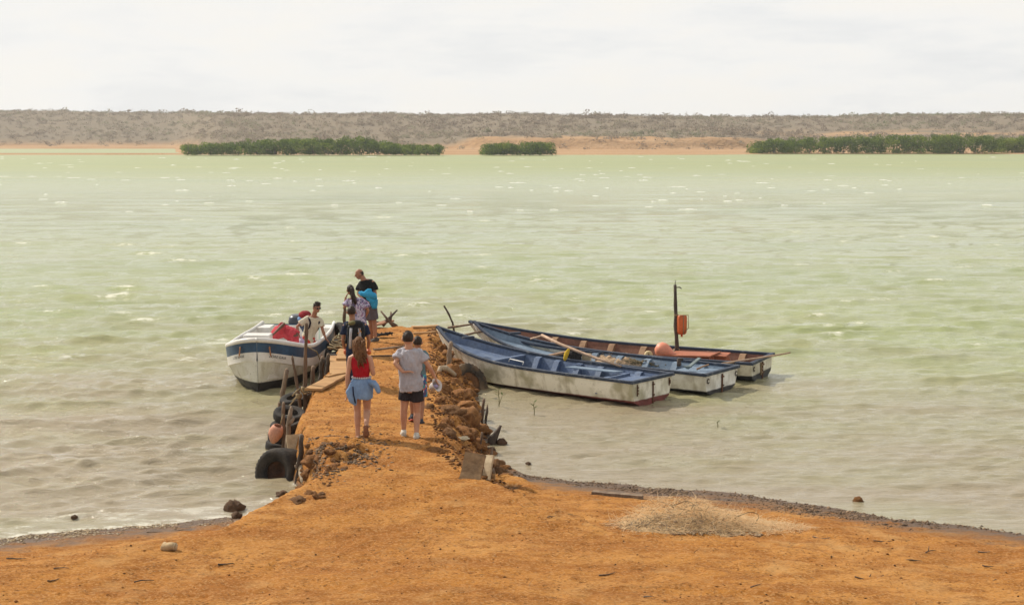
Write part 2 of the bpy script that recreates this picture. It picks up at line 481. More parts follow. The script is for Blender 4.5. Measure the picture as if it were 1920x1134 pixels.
# ------------------------------------------------------------------ water
def water_material():
    m, n, l, b = nodes_of('turbid_water')
    geo = n.new('ShaderNodeNewGeometry')

    def noi(sc, det, st, ro=0.55, dist=0.0):
        t = n.new('ShaderNodeTexNoise'); t.inputs['Scale'].default_value = sc; t.inputs['Detail'].default_value = det; t.inputs['Roughness'].default_value = ro
        t.inputs['Distortion'].default_value = dist
        mp = n.new('ShaderNodeMapping'); mp.inputs['Scale'].default_value = st; mp.inputs['Rotation'].default_value = (0, 0, R(8))
        l.new(geo.outputs['Position'], mp.inputs[0]); l.new(mp.outputs[0], t.inputs['Vector'])
        return t.outputs[0]

    def rng(src, a, b_, c=0, d=1):
        r = n.new('ShaderNodeMapRange'); r.inputs[1].default_value = a; r.inputs[2].default_value = b_; r.inputs[3].default_value = c; r.inputs[4].default_value = d
        l.new(src, r.inputs[0]); return r.outputs[0]

    def mix(f, a, b_):
        x = n.new('ShaderNodeMixRGB')
        for s, v in ((0, f), (1, a), (2, b_)):
            if isinstance(v, (int, float)): x.inputs[s].default_value = v
            elif isinstance(v, tuple): x.inputs[s].default_value = (*v, 1)
            else: l.new(v, x.inputs[s])
        return x.outputs[0]
    tb = n.new('ShaderNodeAttribute'); tb.attribute_name = 'turb'
    fo = n.new('ShaderNodeAttribute'); fo.attribute_name = 'foam'
    patch = noi(0.045, 4, (0.5, 1.4, 1))
    jade = mix(rng(patch, 0.35, 0.65), (0.302, 0.325, 0.122), (0.27, 0.308, 0.130))
    tn = n.new('ShaderNodeMath'); tn.operation = 'ADD'; tn.use_clamp = True
    l.new(tb.outputs['Fac'], tn.inputs[0]); l.new(rng(noi(0.35, 5, (0.5, 1.2, 1)), 0.3, 0.7, -0.22, 0.22), tn.inputs[1])
    c = mix(tn.outputs[0], jade, (0.300, 0.247, 0.158))
    fn_ = noi(5.0, 6, (0.55, 1.0, 1), 0.7)
    ff = n.new('ShaderNodeMath'); ff.operation = 'MULTIPLY'; ff.use_clamp = True
    l.new(fo.outputs['Fac'], ff.inputs[0]); l.new(rng(fn_, 0.42, 0.58), ff.inputs[1])
    c = mix(ff.outputs[0], c, (0.72, 0.70, 0.60))
    l.new(c, b.inputs['Base Color'])
    b.inputs['IOR'].default_value = 1.40
    fa = n.new('ShaderNodeAttribute'); fa.attribute_name = 'far'
    ro = n.new('ShaderNodeMath'); ro.operation = 'MAXIMUM'; l.new(rng(ff.outputs[0], 0, 1, 0.05, 0.8), ro.inputs[0]); l.new(rng(fa.outputs['Fac'], 0, 1, 0.07, 0.45), ro.inputs[1])
    l.new(ro.outputs[0], b.inputs['Roughness'])
    b.inputs['Specular IOR Level'].default_value = 0.5
    r0 = n.new('ShaderNodeTexNoise'); r0.noise_type = 'RIDGED_MULTIFRACTAL'; r0.inputs['Scale'].default_value = 0.42; r0.inputs['Detail'].default_value = 6; r0.inputs['Roughness'].default_value = 0.55; r0.inputs['Distortion'].default_value = 0.3
    mp0 = n.new('ShaderNodeMapping'); mp0.inputs['Scale'].default_value = (0.38, 1.1, 1); mp0.inputs['Rotation'].default_value = (0, 0, R(6)); l.new(geo.outputs['Position'], mp0.inputs[0]); l.new(mp0.outputs[0], r0.inputs['Vector']); h1 = r0.outputs[0]
    h3 = noi(4.6, 6, (0.40, 1.25, 1), 0.68, 0.8)
    rt_ = n.new('ShaderNodeTexNoise'); rt_.noise_type = 'RIDGED_MULTIFRACTAL'; rt_.inputs['Scale'].default_value = 1.5; rt_.inputs['Detail'].default_value = 4
    rt_.inputs['Roughness'].default_value = 0.5; rt_.inputs['Distortion'].default_value = 0.35
    mpr = n.new('ShaderNodeMapping'); mpr.inputs['Scale'].default_value = (0.42, 1.15, 1); mpr.inputs['Rotation'].default_value = (0, 0, R(-7))
    l.new(geo.outputs['Position'], mpr.inputs[0]); l.new(mpr.outputs[0], rt_.inputs['Vector']); h2 = rt_.outputs[0]
    cm = n.new('ShaderNodeAttribute'); cm.attribute_name = 'chop'
    b1 = n.new('ShaderNodeBump'); b1.inputs['Distance'].default_value = 0.30; l.new(h1, b1.inputs['Height']); l.new(cm.outputs['Fac'], b1.inputs['Strength'])
    b2 = n.new('ShaderNodeBump'); b2.inputs['Distance'].default_value = 0.045; l.new(cm.outputs['Fac'], b2.inputs['Strength']); l.new(h2, b2.inputs['Height']); l.new(b1.outputs[0], b2.inputs['Normal'])
    b3 = n.new('ShaderNodeBump'); b3.inputs['Distance'].default_value = 0.045; b3.inputs['Strength'].default_value = 1.0; l.new(h3, b3.inputs['Height']); l.new(b2.outputs[0], b3.inputs['Normal'])
    l.new(b3.outputs[0], b.inputs['Normal'])
    return m


rows = [15.0]
while rows[-1] < 430:
    y_ = rows[-1]; rows.append(y_ + min(max(y_ * y_ / (1440 * 5.6) * 0.9, 0.055), 14))
rows = np.array(rows + [445, 470, 540, 640, 760]); NC = 580
U = np.linspace(-1, 1, NC)
U = U * 0.76 + 0.24 * U ** 3
WX = U[None, :] * (rows[:, None] * 0.53 + 6); WY = np.repeat(rows[:, None], NC, 1)
dyr = np.gradient(rows)
TG = ground_z(WX, WY, False)
depth = np.clip(-TG, 0, 3)
rr_ = np.random.default_rng(5)
lee = 1 - 0.70 * sstep(-2.2, -0.6, WX) * (1 - sstep(6.5, 16, WX)) * (1 - sstep(31, 42, WY))
lee = np.minimum(lee, 1)
amp_m = lee * sstep(0.0, 0.35, depth) * (0.55 + 0.9 * fbm(WX * 0.12, WY * 0.12, 77))
WZ = np.zeros_like(WX); DX = np.zeros_like(WX); DY = np.zeros_like(WX)
crest = np.zeros_like(WX)
for i in range(46):
    lam = 0.34 * (9 / 0.34) ** rr_.random()
    if i % 3 == 0: lam = rr_.uniform(0.7, 1.7)
    th_ = -math.pi / 2 + R(14) + rr_.normal(0, R(27 if lam < 3 else 17))
    kx, ky = math.cos(th_) * 2 * math.pi / lam, math.sin(th_) * 2 * math.pi / lam
    a_ = 0.0066 * lam ** 0.75 * (1.25 if i % 3 == 0 else 1) * (1 if lam < 2.5 else 0.45)
    ph = kx * WX + ky * WY + rr_.uniform(0, 6.28) + (fbm(WX * 0.25 / lam ** 0.5, WY * 0.25 / lam ** 0.5, i, 2) - 0.5) * 5
    fade = np.clip((lam / (dyr[:, None] * 2.4)) - 0.4, 0, 1) * np.clip(lam / (np.gradient(WX, axis=1) * 3) - 0.4, 0, 1)
    s_ = np.sin(ph)
    WZ += a_ * fade * (s_ - 0.15 * np.cos(2 * ph))
    DX += a_ * fade * math.cos(th_) * np.cos(ph) * 1.25; DY += a_ * fade * math.sin(th_) * np.cos(ph) * 1.25
amp_m = amp_m * 0.82
WZ *= amp_m; DX *= amp_m; DY *= amp_m
# wind ripples, fine enough only for the near water
NR = int(np.searchsorted(rows, 75)); RX, RY = WX[:NR], WY[:NR]
gust = (0.45 + 1.0 * fbm(RX * 0.30, RY * 0.22, 301, 3)) * sstep(0.0, 0.10, depth[:NR]) * (1.2 - 0.45 * (1 - lee[:NR]))
warp = (fbm(RX * 0.7, RY * 0.9, 302, 2) - 0.5) * 6
RZ = np.zeros_like(RX)
for i in range(34):
    lam = rr_.uniform(0.24, 0.70) if i < 20 else rr_.uniform(0.17, 0.34)
    th_ = -math.pi / 2 + R(8) + rr_.normal(0, R(17))
    kx, ky = math.cos(th_) * 2 * math.pi / lam, math.sin(th_) * 2 * math.pi / lam
    fade = np.clip((lam / (dyr[:NR, None] * 2.2)) - 0.5, 0, 1)
    ph = kx * RX + ky * RY + rr_.uniform(0, 6.28) + warp * (1 if i % 2 else -0.7)
    RZ += 0.0088 * lam * fade * (np.sin(ph) - 0.25 * np.cos(2 * ph))
WZ[:NR] += RZ * gust
shore_w = np.exp(-((depth - 0.05) / 0.05) ** 2) * (WX < -2.5)
WZ += 0.028 * shore_w * (0.3 + fbm(WX * 1.2, WY * 1.2, 61))
crest = sstep(0.10, 0.16, WZ) * sstep(0.56, 0.70, fbm(WX * 0.35, WY * 0.5, 88, 3)) * lee
dshore = np.interp(WX, SHX, SHY) - WY
foam = crest * 0.9 + np.exp(-np.clip(depth, 0, 3) / 0.012) * np.where(WX < -2.4, 0.65, 0.2) + 0.38 * shore_w * sstep(0.42, 0.6, fbm(WX * 0.8, WY * 2.5, 62))
turb = 1 - sstep(-2, 36, WY - np.interp(WX, SHX, SHY) + (fbm(WX * 0.06, WY * 0.05, 91) - 0.5) * 16 - 4 + 7 * sstep(-8, 6, WX))
# foam breaking on single crests
fr = np.random.default_rng(31); n_sp = 0
for _ in range(4000):
    yy = 30 * (115 / 30) ** fr.random(); xx = fr.uniform(-0.38, 0.38) * yy
    jr = int(np.searchsorted(rows, yy)); jc = int(np.argmin(np.abs(WX[jr] - xx)))
    if WZ[jr, jc] < 0.05 or lee[jr, jc] < 0.8 or n_sp > 95: continue
    n_sp += 1
    sx_ = fr.uniform(0.10, 0.30) * (1 + yy / 70); sy_ = max(0.05 * fr.uniform(0.7, 1.6), dyr[jr] * 0.6)
    j0, j1 = max(jr - 12, 0), jr + 12
    dx_ = WX[j0:j1] - WX[jr, jc]; dy_ = WY[j0:j1] - yy - dx_ * fr.normal(0.12, 0.1)
    foam[j0:j1] += 1.1 * np.exp(-(dx_ / sx_) ** 2 - (dy_ / sy_) ** 2)
chop = lee * (0.55 + 0.6 * fbm(WX * 0.03, WY * 0.02, 95)) * sstep(0, 0.25, depth)
water = grid_obj('water', WX + DX, WY + DY, WZ, water_material(), dict(turb=turb, foam=np.clip(foam, 0, 1), chop=np.clip(chop, 0.35, 1), far=sstep(80, 300, WY)))
tag(water, kind='structure')

FOAM = mat('foam', (0.78, 0.78, 0.70), 0.9, 0.12, 4)
# breaking crests far out on the lagoon
fv, fq = [], []
fr = np.random.default_rng(32)
for i in range(210):
    yy = 105 * (395 / 105) ** (fr.random() ** 0.9)
    xx = fr.uniform(-0.40, 0.40) * yy
    w_ = fr.uniform(0.06, 0.26) * (1 + yy / 130) * (1.8 if fr.random() < 0.12 else 1); h_ = fr.uniform(0.010, 0.034) * (1 + yy / 110); nseg = 8
    tilt = fr.normal(0.12, 0.15)
    jr = int(np.argmin(np.abs(rows - yy))); jc = int(np.argmin(np.abs(WX[jr] - xx))); foam_z = float(WZ[jr, jc])
    o = len(fv)
    for k in range(nseg + 1):
        t = k / nseg * 2 - 1
        hh = h_ * max(0.0, 1 - t * t) ** 0.8 * fr.uniform(0.1, 1.2)
        cx, cy = xx + t * w_, yy + t * w_ * tilt + fr.normal(0, 0.05)
        for (dy_, dz) in ((-0.10, -0.05 + foam_z), (-0.03, hh * 0.75 + 0.005 + foam_z), (0.0, hh + 0.012 + foam_z), (0.08, -0.05 + foam_z)):
            fv.append((cx, cy + dy_ * (1 + yy / 150), dz))
    for k in range(nseg):
        for j in range(3):
            a = o + k * 4 + j
            fq.append((a, a + 4, a + 5, a + 1))
tag(np_obj('whitecap_foam', np.array(fv), np.array(fq), FOAM), 'white foam of small breaking crests scattered over the lagoon', 'foam', kind='stuff')


# ------------------------------------------------------------------ far shore
def far_z(x, y):
    sh = 432 + 16 * (fbm(x * 0.006, x * 0, 5, 3) - 0.5) + np.where(x > 55, 18 * sstep(55, 90, x), 0)
    d = y - sh
    inlet = 1 - sstep(325, 420, x / y * FPX + 960)
    cl = sstep(-25, -5, x) * (1 - sstep(75, 110, x))          # eroded scarp
    z = np.where(d < 0, np.maximum(d * 0.05, -2), np.minimum(d * 0.012, 0.9))
    # shallow lagoon behind the sandbar, to the left
    z = z + 0.35 * sstep(0, 3, d) * (1 - sstep(8, 14, d)) * inlet - 1.1 * (1 - sstep(330, 352, x / y * FPX + 960)) * sstep(10, 16, d) * (1 - sstep(195, 215, d))
    foot = 92 + 150 * inlet - 18 * cl + 14 * (fbm(x * 0.02, x * 0 + 4, 6, 3) - 0.5)
    wall = (3.1 * (1 - cl) + (2.2 + 2.6 * fbm(x * 0.02, x * 0, 9)) * cl) * sstep(0, 1, (d - foot) / (20 - 9 * cl + 6 * fbm(x * 0.05, y * 0.05, 12)))
    z = z + wall
    top = 14.3 + 2.6 * inlet + 2.0 * np.abs(x / 330) ** 1.5 + 3.4 * (fbm(x * 0.012, x * 0, 14) - 0.5) + 1.2 * (fbm(x * 0.05, x * 0 + 3, 16) - 0.5) - wall * 0.75
    z = z + top * sstep(0, 1, np.clip((d - foot) / 240, 0, 1) ** 0.85)
    rg = (fbm(x * 0.05, y * 0.05, 15) - 0.5)
    z = z + rg * 1.3 * sstep(10, 60, d - foot)
    # gullies in the scarp
    z = z + (fbm(x * 0.16, y * 0.10, 19, 4) - 0.5) * 2.3 * cl * sstep(0, 4, d - foot) * (1 - sstep(24, 46, d - foot))
    return z, d, foot, cl


fx = np.linspace(-560, 560, 421); fy = np.concatenate([np.linspace(400, 600, 160, endpoint=False), np.linspace(600, 1000, 60)])
FX, FY = np.meshgrid(fx, fy)
FZ, FD, FF, FC = far_z(FX, FY)


def hill_material():
    m, n, l, b = nodes_of('dry_hill_soil')
    b.inputs['Roughness'].default_value = 1; b.inputs['Specular IOR Level'].default_value = 0
    geo = n.new('ShaderNodeNewGeometry')
    at_ = n.new('ShaderNodeAttribute'); at_.attribute_name = 'scrubland'

    def noi(sc, det=6, st=(1, 1, 1)):
        t = n.new('ShaderNodeTexNoise'); t.inputs['Scale'].default_value = sc; t.inputs['Detail'].default_value = det
        mp = n.new('ShaderNodeMapping'); mp.inputs['Scale'].default_value = st; l.new(geo.outputs['Position'], mp.inputs[0]); l.new(mp.outputs[0], t.inputs['Vector'])
        return t.outputs[0]

    def rng(src, a, b_, c=0, d=1):
        r = n.new('ShaderNodeMapRange'); r.inputs[1].default_value = a; r.inputs[2].default_value = b_; r.inputs[3].default_value = c; r.inputs[4].default_value = d
        l.new(src, r.inputs[0]); return r.outputs[0]

    def mix(f, a, b_):
        x = n.new('ShaderNodeMixRGB')
        for s, v in ((0, f), (1, a), (2, b_)):
            if isinstance(v, tuple): x.inputs[s].default_value = (*v, 1)
            else: l.new(v, x.inputs[s])
        return x.outputs[0]
    sandc = mix(rng(noi(0.08, 5, (0.3, 2, 3)), 0.35, 0.65), (0.46, 0.31, 0.185), (0.38, 0.235, 0.13))
    rock = mix(rng(noi(0.35, 6, (1, 1, 3.5)), 0.38, 0.66), (0.40, 0.26, 0.14), (0.20, 0.125, 0.07))
    sep = n.new('ShaderNodeSeparateXYZ'); l.new(geo.outputs['Normal'], sep.inputs[0])
    c = mix(rng(sep.outputs['Z'], 0.80, 0.97), rock, sandc)
    scr = mix(rng(noi(0.12), 0.35, 0.65), (0.225, 0.19, 0.145), (0.245, 0.20, 0.145))
    c = mix(at_.outputs['Fac'], c, scr)
    l.new(c, b.inputs['Base Color'])
    bp = n.new('ShaderNodeBump'); bp.inputs['Distance'].default_value = 0.8; l.new(noi(0.8), bp.inputs['Height']); l.new(bp.outputs[0], b.inputs['Normal'])
    return m


scrubland = sstep(2, 16, FD - FF - 16 * FC - 18 * (fbm(FX * 0.03, FY * 0.03, 22) - 0.5) * FC)
bare = np.exp(-(((FX - 165) / 52) ** 2 + ((FD - 150) / 22) ** 2))
scrubland = np.clip(scrubland - bare * 1.3 * sstep(0.4, 0.6, fbm(FX * 0.05, FY * 0.08, 25)), 0, 1)
hill = grid_obj('hillside', FX, FY, FZ, hill_material(), dict(scrubland=scrubland))
tag(hill, kind='structure')


def leaf_material(name, c1, c2, c3, trans=0.25):
    m, n, l, b = nodes_of(name)
    b.inputs['Roughness'].default_value = 0.75; b.inputs['Specular IOR Level'].default_value = 0.15
    at_ = n.new('ShaderNodeAttribute'); at_.attribute_name = 'tone'
    cr = n.new('ShaderNodeValToRGB'); l.new(at_.outputs['Fac'], cr.inputs[0])
    e = cr.color_ramp.elements; e[0].color = (*c1, 1); e[1].color = (*c3, 1); e[0].position = 0.05; e[1].position = 0.95
    x = e.new(0.5); x.color = (*c2, 1)
    l.new(cr.outputs[0], b.inputs['Base Color'])
    if trans:
        tr = n.new('ShaderNodeBsdfTranslucent'); l.new(cr.outputs[0], tr.inputs[0])
        ms = n.new('ShaderNodeMixShader'); ms.inputs[0].default_value = trans
        l.new(b.outputs[0], ms.inputs[1]); l.new(tr.outputs[0], ms.inputs[2])
        l.new(ms.outputs[0], n['Material Output'].inputs[0])
    return m


def leaf_cards(cen, nrm, size, tone, rng_):
    """one small bent quad per centre"""
    N = len(cen)
    r = rng_.normal(size=(N, 3)); nn = nrm + r * 0.55; nn /= np.linalg.norm(nn, axis=1, keepdims=True) + 1e-9
    t = np.cross(nn, rng_.normal(size=(N, 3))); t /= np.linalg.norm(t, axis=1, keepdims=True) + 1e-9
    s = np.cross(nn, t)
    sz = size[:, None]
    v = np.stack([cen - t * sz, cen + s * sz * 0.55 - nn * sz * 0.1, cen + t * sz, cen - s * sz * 0.55 + nn * sz * 0.1], 1).reshape(-1, 3)
    q = np.arange(4 * N).reshape(N, 4)
    return v, q, np.repeat(tone, 4)


# scrub: thousands of low dry bushes that read as one mass
sr = np.random.default_rng(71)
NB = 14500
by = 505 + 440 * sr.random(NB) ** 1.15; bx = sr.uniform(-0.54, 0.54, NB) * by
BZ, BD, BF, BC = far_z(bx, by)
dens = sstep(0, 14, BD - BF - 15 * BC) * (0.6 + 0.6 * sstep(0.38, 0.58, fbm(bx * 0.02, by * 0.015, 27))) - np.exp(-(((bx - 165) / 45) ** 2 + ((BD - 150) / 18) ** 2)) * 0.9
keep = (sr.random(NB) < dens) | ((BD - BF > -4) & (sr.random(NB) < 0.24))
keep &= BZ > 0.5
bx, by, BZ = bx[keep], by[keep], BZ[keep]
nb = len(bx); LP = 26
rad = sr.uniform(0.6, 2.0, nb) * np.where(sr.random(nb) < 0.08, 1.6, 1); hgt = rad * sr.uniform(0.55, 1.05, nb)
dirs = sr.normal(size=(nb, LP, 3)); dirs /= np.linalg.norm(dirs, axis=2, keepdims=True); dirs[:, :, 2] = np.abs(dirs[:, :, 2])
shell = sr.uniform(0.6, 1.1, (nb, LP, 1))
cen = np.stack([bx, by, BZ], 1)[:, None, :] + dirs * shell * np.stack([rad, rad, hgt], 1)[:, None, :]
btone = np.clip(1.5 * (fbm(bx * 0.03, by * 0.02, 28) - 0.25) + sr.normal(0, 0.22, nb), 0, 1)
tone = np.clip(btone[:, None] + sr.normal(0, 0.12, (nb, LP)), 0, 1)
v, q, tn = leaf_cards(cen.reshape(-1, 3), dirs.reshape(-1, 3), sr.uniform(0.25, 0.6, nb * LP) * np.repeat(rad, LP) * 0.5, tone.ravel(), sr)
SCRUB = leaf_material('dry_scrub_leaf', (0.265, 0.215, 0.165), (0.32, 0.27, 0.20), (0.245, 0.25, 0.15), 0.45)
tag(np_obj('dry_scrub', v, q, SCRUB, dict(tone=tn), smooth=False), 'grey brown dry scrub covering the far hillside', 'scrub', kind='stuff')

MANG = leaf_material('mangrove_leaf', (0.055, 0.095, 0.012), (0.115, 0.175, 0.02), (0.22, 0.27, 0.035), 0.45)
BARK = mat('mangrove_bark', (0.12, 0.09, 0.065), 0.9, 0.4, 3)


def thicket(px0, px1, base_y, tops, label, seed, depth_m=11, tone0=0.45):
    """tops: (fraction along, pixel row of the canopy top)"""
    g = np.random.default_rng(seed)
    D = at(960, base_y, 0).y + depth_m * 0.35
    x0, x1 = (px0 - 960) / FPX * D, (px1 - 960) / FPX * D
    root = empty('mangrove_thicket', ((x0 + x1) / 2, D, 0.0), 0, label, 'mangroves')
    W = x1 - x0
    nblob = int(W * 8.5) + 14
    cs, ns, ss, ts = [], [], [], []
    for i in range(nblob):
        u = g.random(); vv = g.uniform(-0.5, 0.5)
        ht = np.interp(u, [a for a, _ in tops], [(255 - b_) * D / FPX + CAMZ for _, b_ in tops])
        ht = ht * (0.98 + 0.24 * float(fbm(np.array([u * W * 0.16]), np.array([seed * 1.0]), seed, 2)[0]))
        r = g.uniform(0.7, 1.6)
        zc = g.random() ** .7 * (ht - r * 0.7) * (1 - 0.25 * abs(vv)) + g.normal(0, 0.2)
        bx_ = (u - 0.5) * (W - 1.6 * r); by_ = vv * depth_m
        n_ = int(54 * r)
        d = g.normal(size=(n_, 3)); d /= np.linalg.norm(d, axis=1, keepdims=True)
        p = np.array([bx_, by_, max(zc, r * 0.5)]) + d * r * g.uniform(0.65, 1.08, (n_, 1)) * np.array([1.15, 1.0, 0.8])
        k = p[:, 2] > 0.25
        cs.append(p[k]); ns.append(d[k]); ss.append(g.uniform(0.14, 0.34, k.sum()))
        ts.append(np.clip(tone0 + g.normal(0, 0.26) + g.normal(0, 0.12, k.sum()), 0, 1))
    v, q, tn = leaf_cards(np.concatenate(cs), np.concatenate(ns), np.concatenate(ss), np.concatenate(ts), g)
    np_obj('crown', v, q, MANG, dict(tone=tn), root, smooth=False)
    for i in range(max(5, int(W / 5))):
        mb = MB(); u = (i + g.uniform(0.2, 0.8)) / max(5, int(W / 5)) - 0.5
        bx_, by_ = u * (W - 2.5), g.uniform(-0.4, 0.3) * depth_m
        mb.tube([(bx_, by_, 0.6), (bx_ + g.normal(0, .2), by_, 1.8), (bx_ + g.normal(0, .4), by_, 3.0)], [0.16, 0.12, 0.07], 6)
        for k in range(5):
            a = g.uniform(0, 6.28); rr = g.uniform(0.6, 1.3)
            mb.tube([(bx_, by_, g.uniform(0.7, 1.3)), (bx_ + math.cos(a) * rr * .6, by_ + math.sin(a) * rr * .6, 0.6), (bx_ + math.cos(a) * rr, by_ + math.sin(a) * rr, -0.4)], [0.05, 0.045, 0.04], 5)
        mb.build('trunk', BARK, root)
    return root


thicket(343, 832, 292, [(0, 272), (0.08, 268), (0.3, 264), (0.55, 258), (0.72, 259), (0.85, 268), (1, 272)], 'long dark green mangrove thicket standing in the water, left of the small one', 101)
thicket(899, 1042, 292, [(0, 273), (0.25, 268), (0.6, 265), (1, 266)], 'small rounded mangrove clump standing alone before the orange bank', 102, 9)
thicket(1398, 1868, 289, [(0, 268), (0.12, 258), (0.4, 254), (0.7, 253), (1, 256)], 'wide mangrove thicket along the far shore at the right', 103, 13)
thicket(1858, 1990, 288, [(0, 262), (0.4, 256), (1, 256)], 'paler mangrove clump at the right edge of the photo', 104, 10, 0.72)


# ------------------------------------------------------------------ painted hull material (paint line, grime, stains in the paint)
def hull_paint(name, top, bottom, line, grime=(0.30, 0.27, 0.14), rust=True):
    m, n, l, b = nodes_of(name)
    b.inputs['Roughness'].default_value = 0.55; b.inputs['Specular IOR Level'].default_value = 0.35
    tc = n.new('ShaderNodeTexCoord')

    def noi(sc, st=(1, 1, 1), det=6):
        t = n.new('ShaderNodeTexNoise'); t.inputs['Scale'].default_value = sc; t.inputs['Detail'].default_value = det
        mp = n.new('ShaderNodeMapping'); mp.inputs['Scale'].default_value = st; l.new(tc.outputs['Object'], mp.inputs[0]); l.new(mp.outputs[0], t.inputs['Vector'])
        return t.outputs[0]

    def rng(src, a, b_, c=0, d=1):
        r = n.new('ShaderNodeMapRange'); r.inputs[1].default_value = a; r.inputs[2].default_value = b_; r.inputs[3].default_value = c; r.inputs[4].default_value = d
        l.new(src, r.inputs[0]); return r.outputs[0]

    def mix(f, a, b_):
        x = n.new('ShaderNodeMixRGB')
        for s, v in ((0, f), (1, a), (2, b_)):
            if isinstance(v, (int, float)): x.inputs[s].default_value = v
            elif isinstance(v, tuple): x.inputs[s].default_value = (*v, 1)
            else: l.new(v, x.inputs[s])
        return x.outputs[0]
    sep = n.new('ShaderNodeSeparateXYZ'); l.new(tc.outputs['Object'], sep.inputs[0])
    c = mix(rng(noi(2.2, (1, 1, 1)), 0.46, 0.64, 0, 0.75), top, grime)
    c = mix(rng(noi(5, (1, 1, 0.14)), 0.54, 0.68, 0, 0.6), c, (0.34, 0.29, 0.19))
    c = mix(rng(noi(26), 0.62, 0.72, 0, 0.6), c, (0.24, 0.21, 0.17))
    zz = n.new('ShaderNodeMath'); zz.operation = 'ADD'; tl = n.new('ShaderNodeMath'); tl.operation = 'MULTIPLY_ADD'; l.new(sep.outputs['X'], tl.inputs[0]); tl.inputs[1].default_value = 0.016; l.new(sep.outputs['Z'], tl.inputs[2]); l.new(tl.outputs[0], zz.inputs[0]); l.new(rng(noi(7), 0.3, 0.7, -0.006, 0.006), zz.inputs[1])
    btm = mix(rng(noi(4), 0.4, 0.65, 0, 0.8), bottom, tuple(x * 0.45 for x in bottom))
    c = mix(rng(zz.outputs[0], line - 0.012, line + 0.012, 1, 0), c, btm)
    l.new(c, b.inputs['Base Color'])
    bp = n.new('ShaderNodeBump'); bp.inputs['Distance'].default_value = 0.006; l.new(noi(14), bp.inputs['Height']); l.new(bp.outputs[0], b.inputs['Normal'])
    return m


BLUE_IN = mat('worn_blue_paint', (0.085, 0.125, 0.215), 0.65, 0.4, 3.5, (0.14, 0.18, 0.26), 0.004, 30)
PALE_BLUE = mat('faded_blue_paint', (0.20, 0.26, 0.33), 0.65, 0.35, 4, (0.13, 0.18, 0.245), 0.004, 30)
NAVY = mat('navy_rail_paint', (0.030, 0.042, 0.068), 0.6, 0.4, 9, (0.14, 0.15, 0.165), 0.004, 30, thr=(0.55, 0.8))
BROWN_IN = mat('red_brown_paint', (0.22, 0.10, 0.065), 0.7, 0.35, 4, (0.15, 0.075, 0.05), 0.004, 30)
TAN_WOOD = mat('tan_rib_wood', (0.34, 0.21, 0.12), 0.8, 0.35, 5, (0.24, 0.14, 0.08), 0.004, 25)
RUST = mat('rusty_iron', (0.16, 0.07, 0.035), 0.85, 0.5, 12, (0.08, 0.04, 0.025), 0.004, 40)
GREYM = mat('dull_metal', (0.30, 0.30, 0.29), 0.5, 0.3, 10, metal=0.6)
PALE_WOOD = mat('bleached_pole_wood', (0.48, 0.34, 0.24), 0.8, 0.3, 8, (0.36, 0.24, 0.16), 0.004, 30)
POST = mat('weathered_post_wood', (0.17, 0.105, 0.065), 0.9, 0.45, 7, (0.09, 0.06, 0.04), 0.012, 26, stretch=(1, 1, 0.25))
POST2 = mat('grey_driftwood', (0.26, 0.19, 0.13), 0.9, 0.4, 7, (0.16, 0.11, 0.075), 0.012, 26, stretch=(1, 1, 0.25))
CHAR = mat('dark_wet_wood', (0.055, 0.042, 0.033), 0.8, 0.4, 8, (0.10, 0.07, 0.05), 0.012, 26)
PLANK = mat('sun_bleached_plank', (0.46, 0.27, 0.115), 0.85, 0.3, 3, (0.34, 0.18, 0.07), 0.006, 30, stretch=(0.3, 1, 1))
PLY = mat('pale_plywood', (0.56, 0.45, 0.29), 0.85, 0.25, 4, (0.42, 0.32, 0.20), 0.004, 30)
DULLPLY = mat('dull_brown_board', (0.26, 0.165, 0.085), 0.9, 0.35, 4, (0.14, 0.09, 0.05), 0.006, 30)
ROPE = mat('tan_rope', (0.36, 0.27, 0.15), 0.95, 0.4, 30, bump=0.004, bscale=90)
RUBBER = mat('old_tyre_rubber', (0.018, 0.016, 0.015), 0.85, 0.4, 5, (0.05, 0.04, 0.03), 0.006, 40, spec=0.3)
ORANGE = mat('orange_plastic', (0.62, 0.14, 0.035), 0.5, 0.25, 5, (0.48, 0.11, 0.03), spec=0.4)
PINK = mat('salmon_buoy_plastic', (0.72, 0.26, 0.15), 0.5, 0.2, 4, (0.62, 0.24, 0.15), spec=0.4)
CREAM = mat('cream_float_plastic', (0.66, 0.50, 0.26), 0.6, 0.25, 8)
NETM = mat('pale_net_twine', (0.50, 0.36, 0.23), 0.9, 0.3, 6, (0.42, 0.29, 0.18))
NETD = mat('olive_net_twine', (0.19, 0.15, 0.08), 0.95, 0.4, 20, (0.11, 0.09, 0.05), 0.02, 60)
DARKCLOTH = mat('black_cloth', (0.03, 0.028, 0.028), 0.95, 0.4, 8, bump=0.01, bscale=30)
YELLOW = mat('yellow_cloth', (0.62, 0.40, 0.03), 0.9, 0.25, 8)
HATCH = mat('terracotta_hatch_paint', (0.38, 0.125, 0.06), 0.7, 0.3, 4, (0.30, 0.10, 0.05))


def crooked(p0, p1, r0, r1, seed, n=7, bend=0.05):
    g = random.Random(seed); p0, p1 = Vector(p0), Vector(p1)
    d = p1 - p0; a = d.orthogonal().normalized(); b_ = d.normalized().cross(a)
    ka, kb = g.uniform(-1, 1), g.uniform(-1, 1)
    pts, rs = [], []
    for i in range(n):
        t = i / (n - 1)
        w = math.sin(t * math.pi) * bend * d.length
        pts.append(p0 + d * t + a * (ka * w + g.uniform(-1, 1) * r0 * 0.25) + b_ * (kb * w + g.uniform(-1, 1) * r0 * 0.25))
        rs.append((r0 + (r1 - r0) * t) * g.uniform(0.86, 1.14))
    return pts, rs


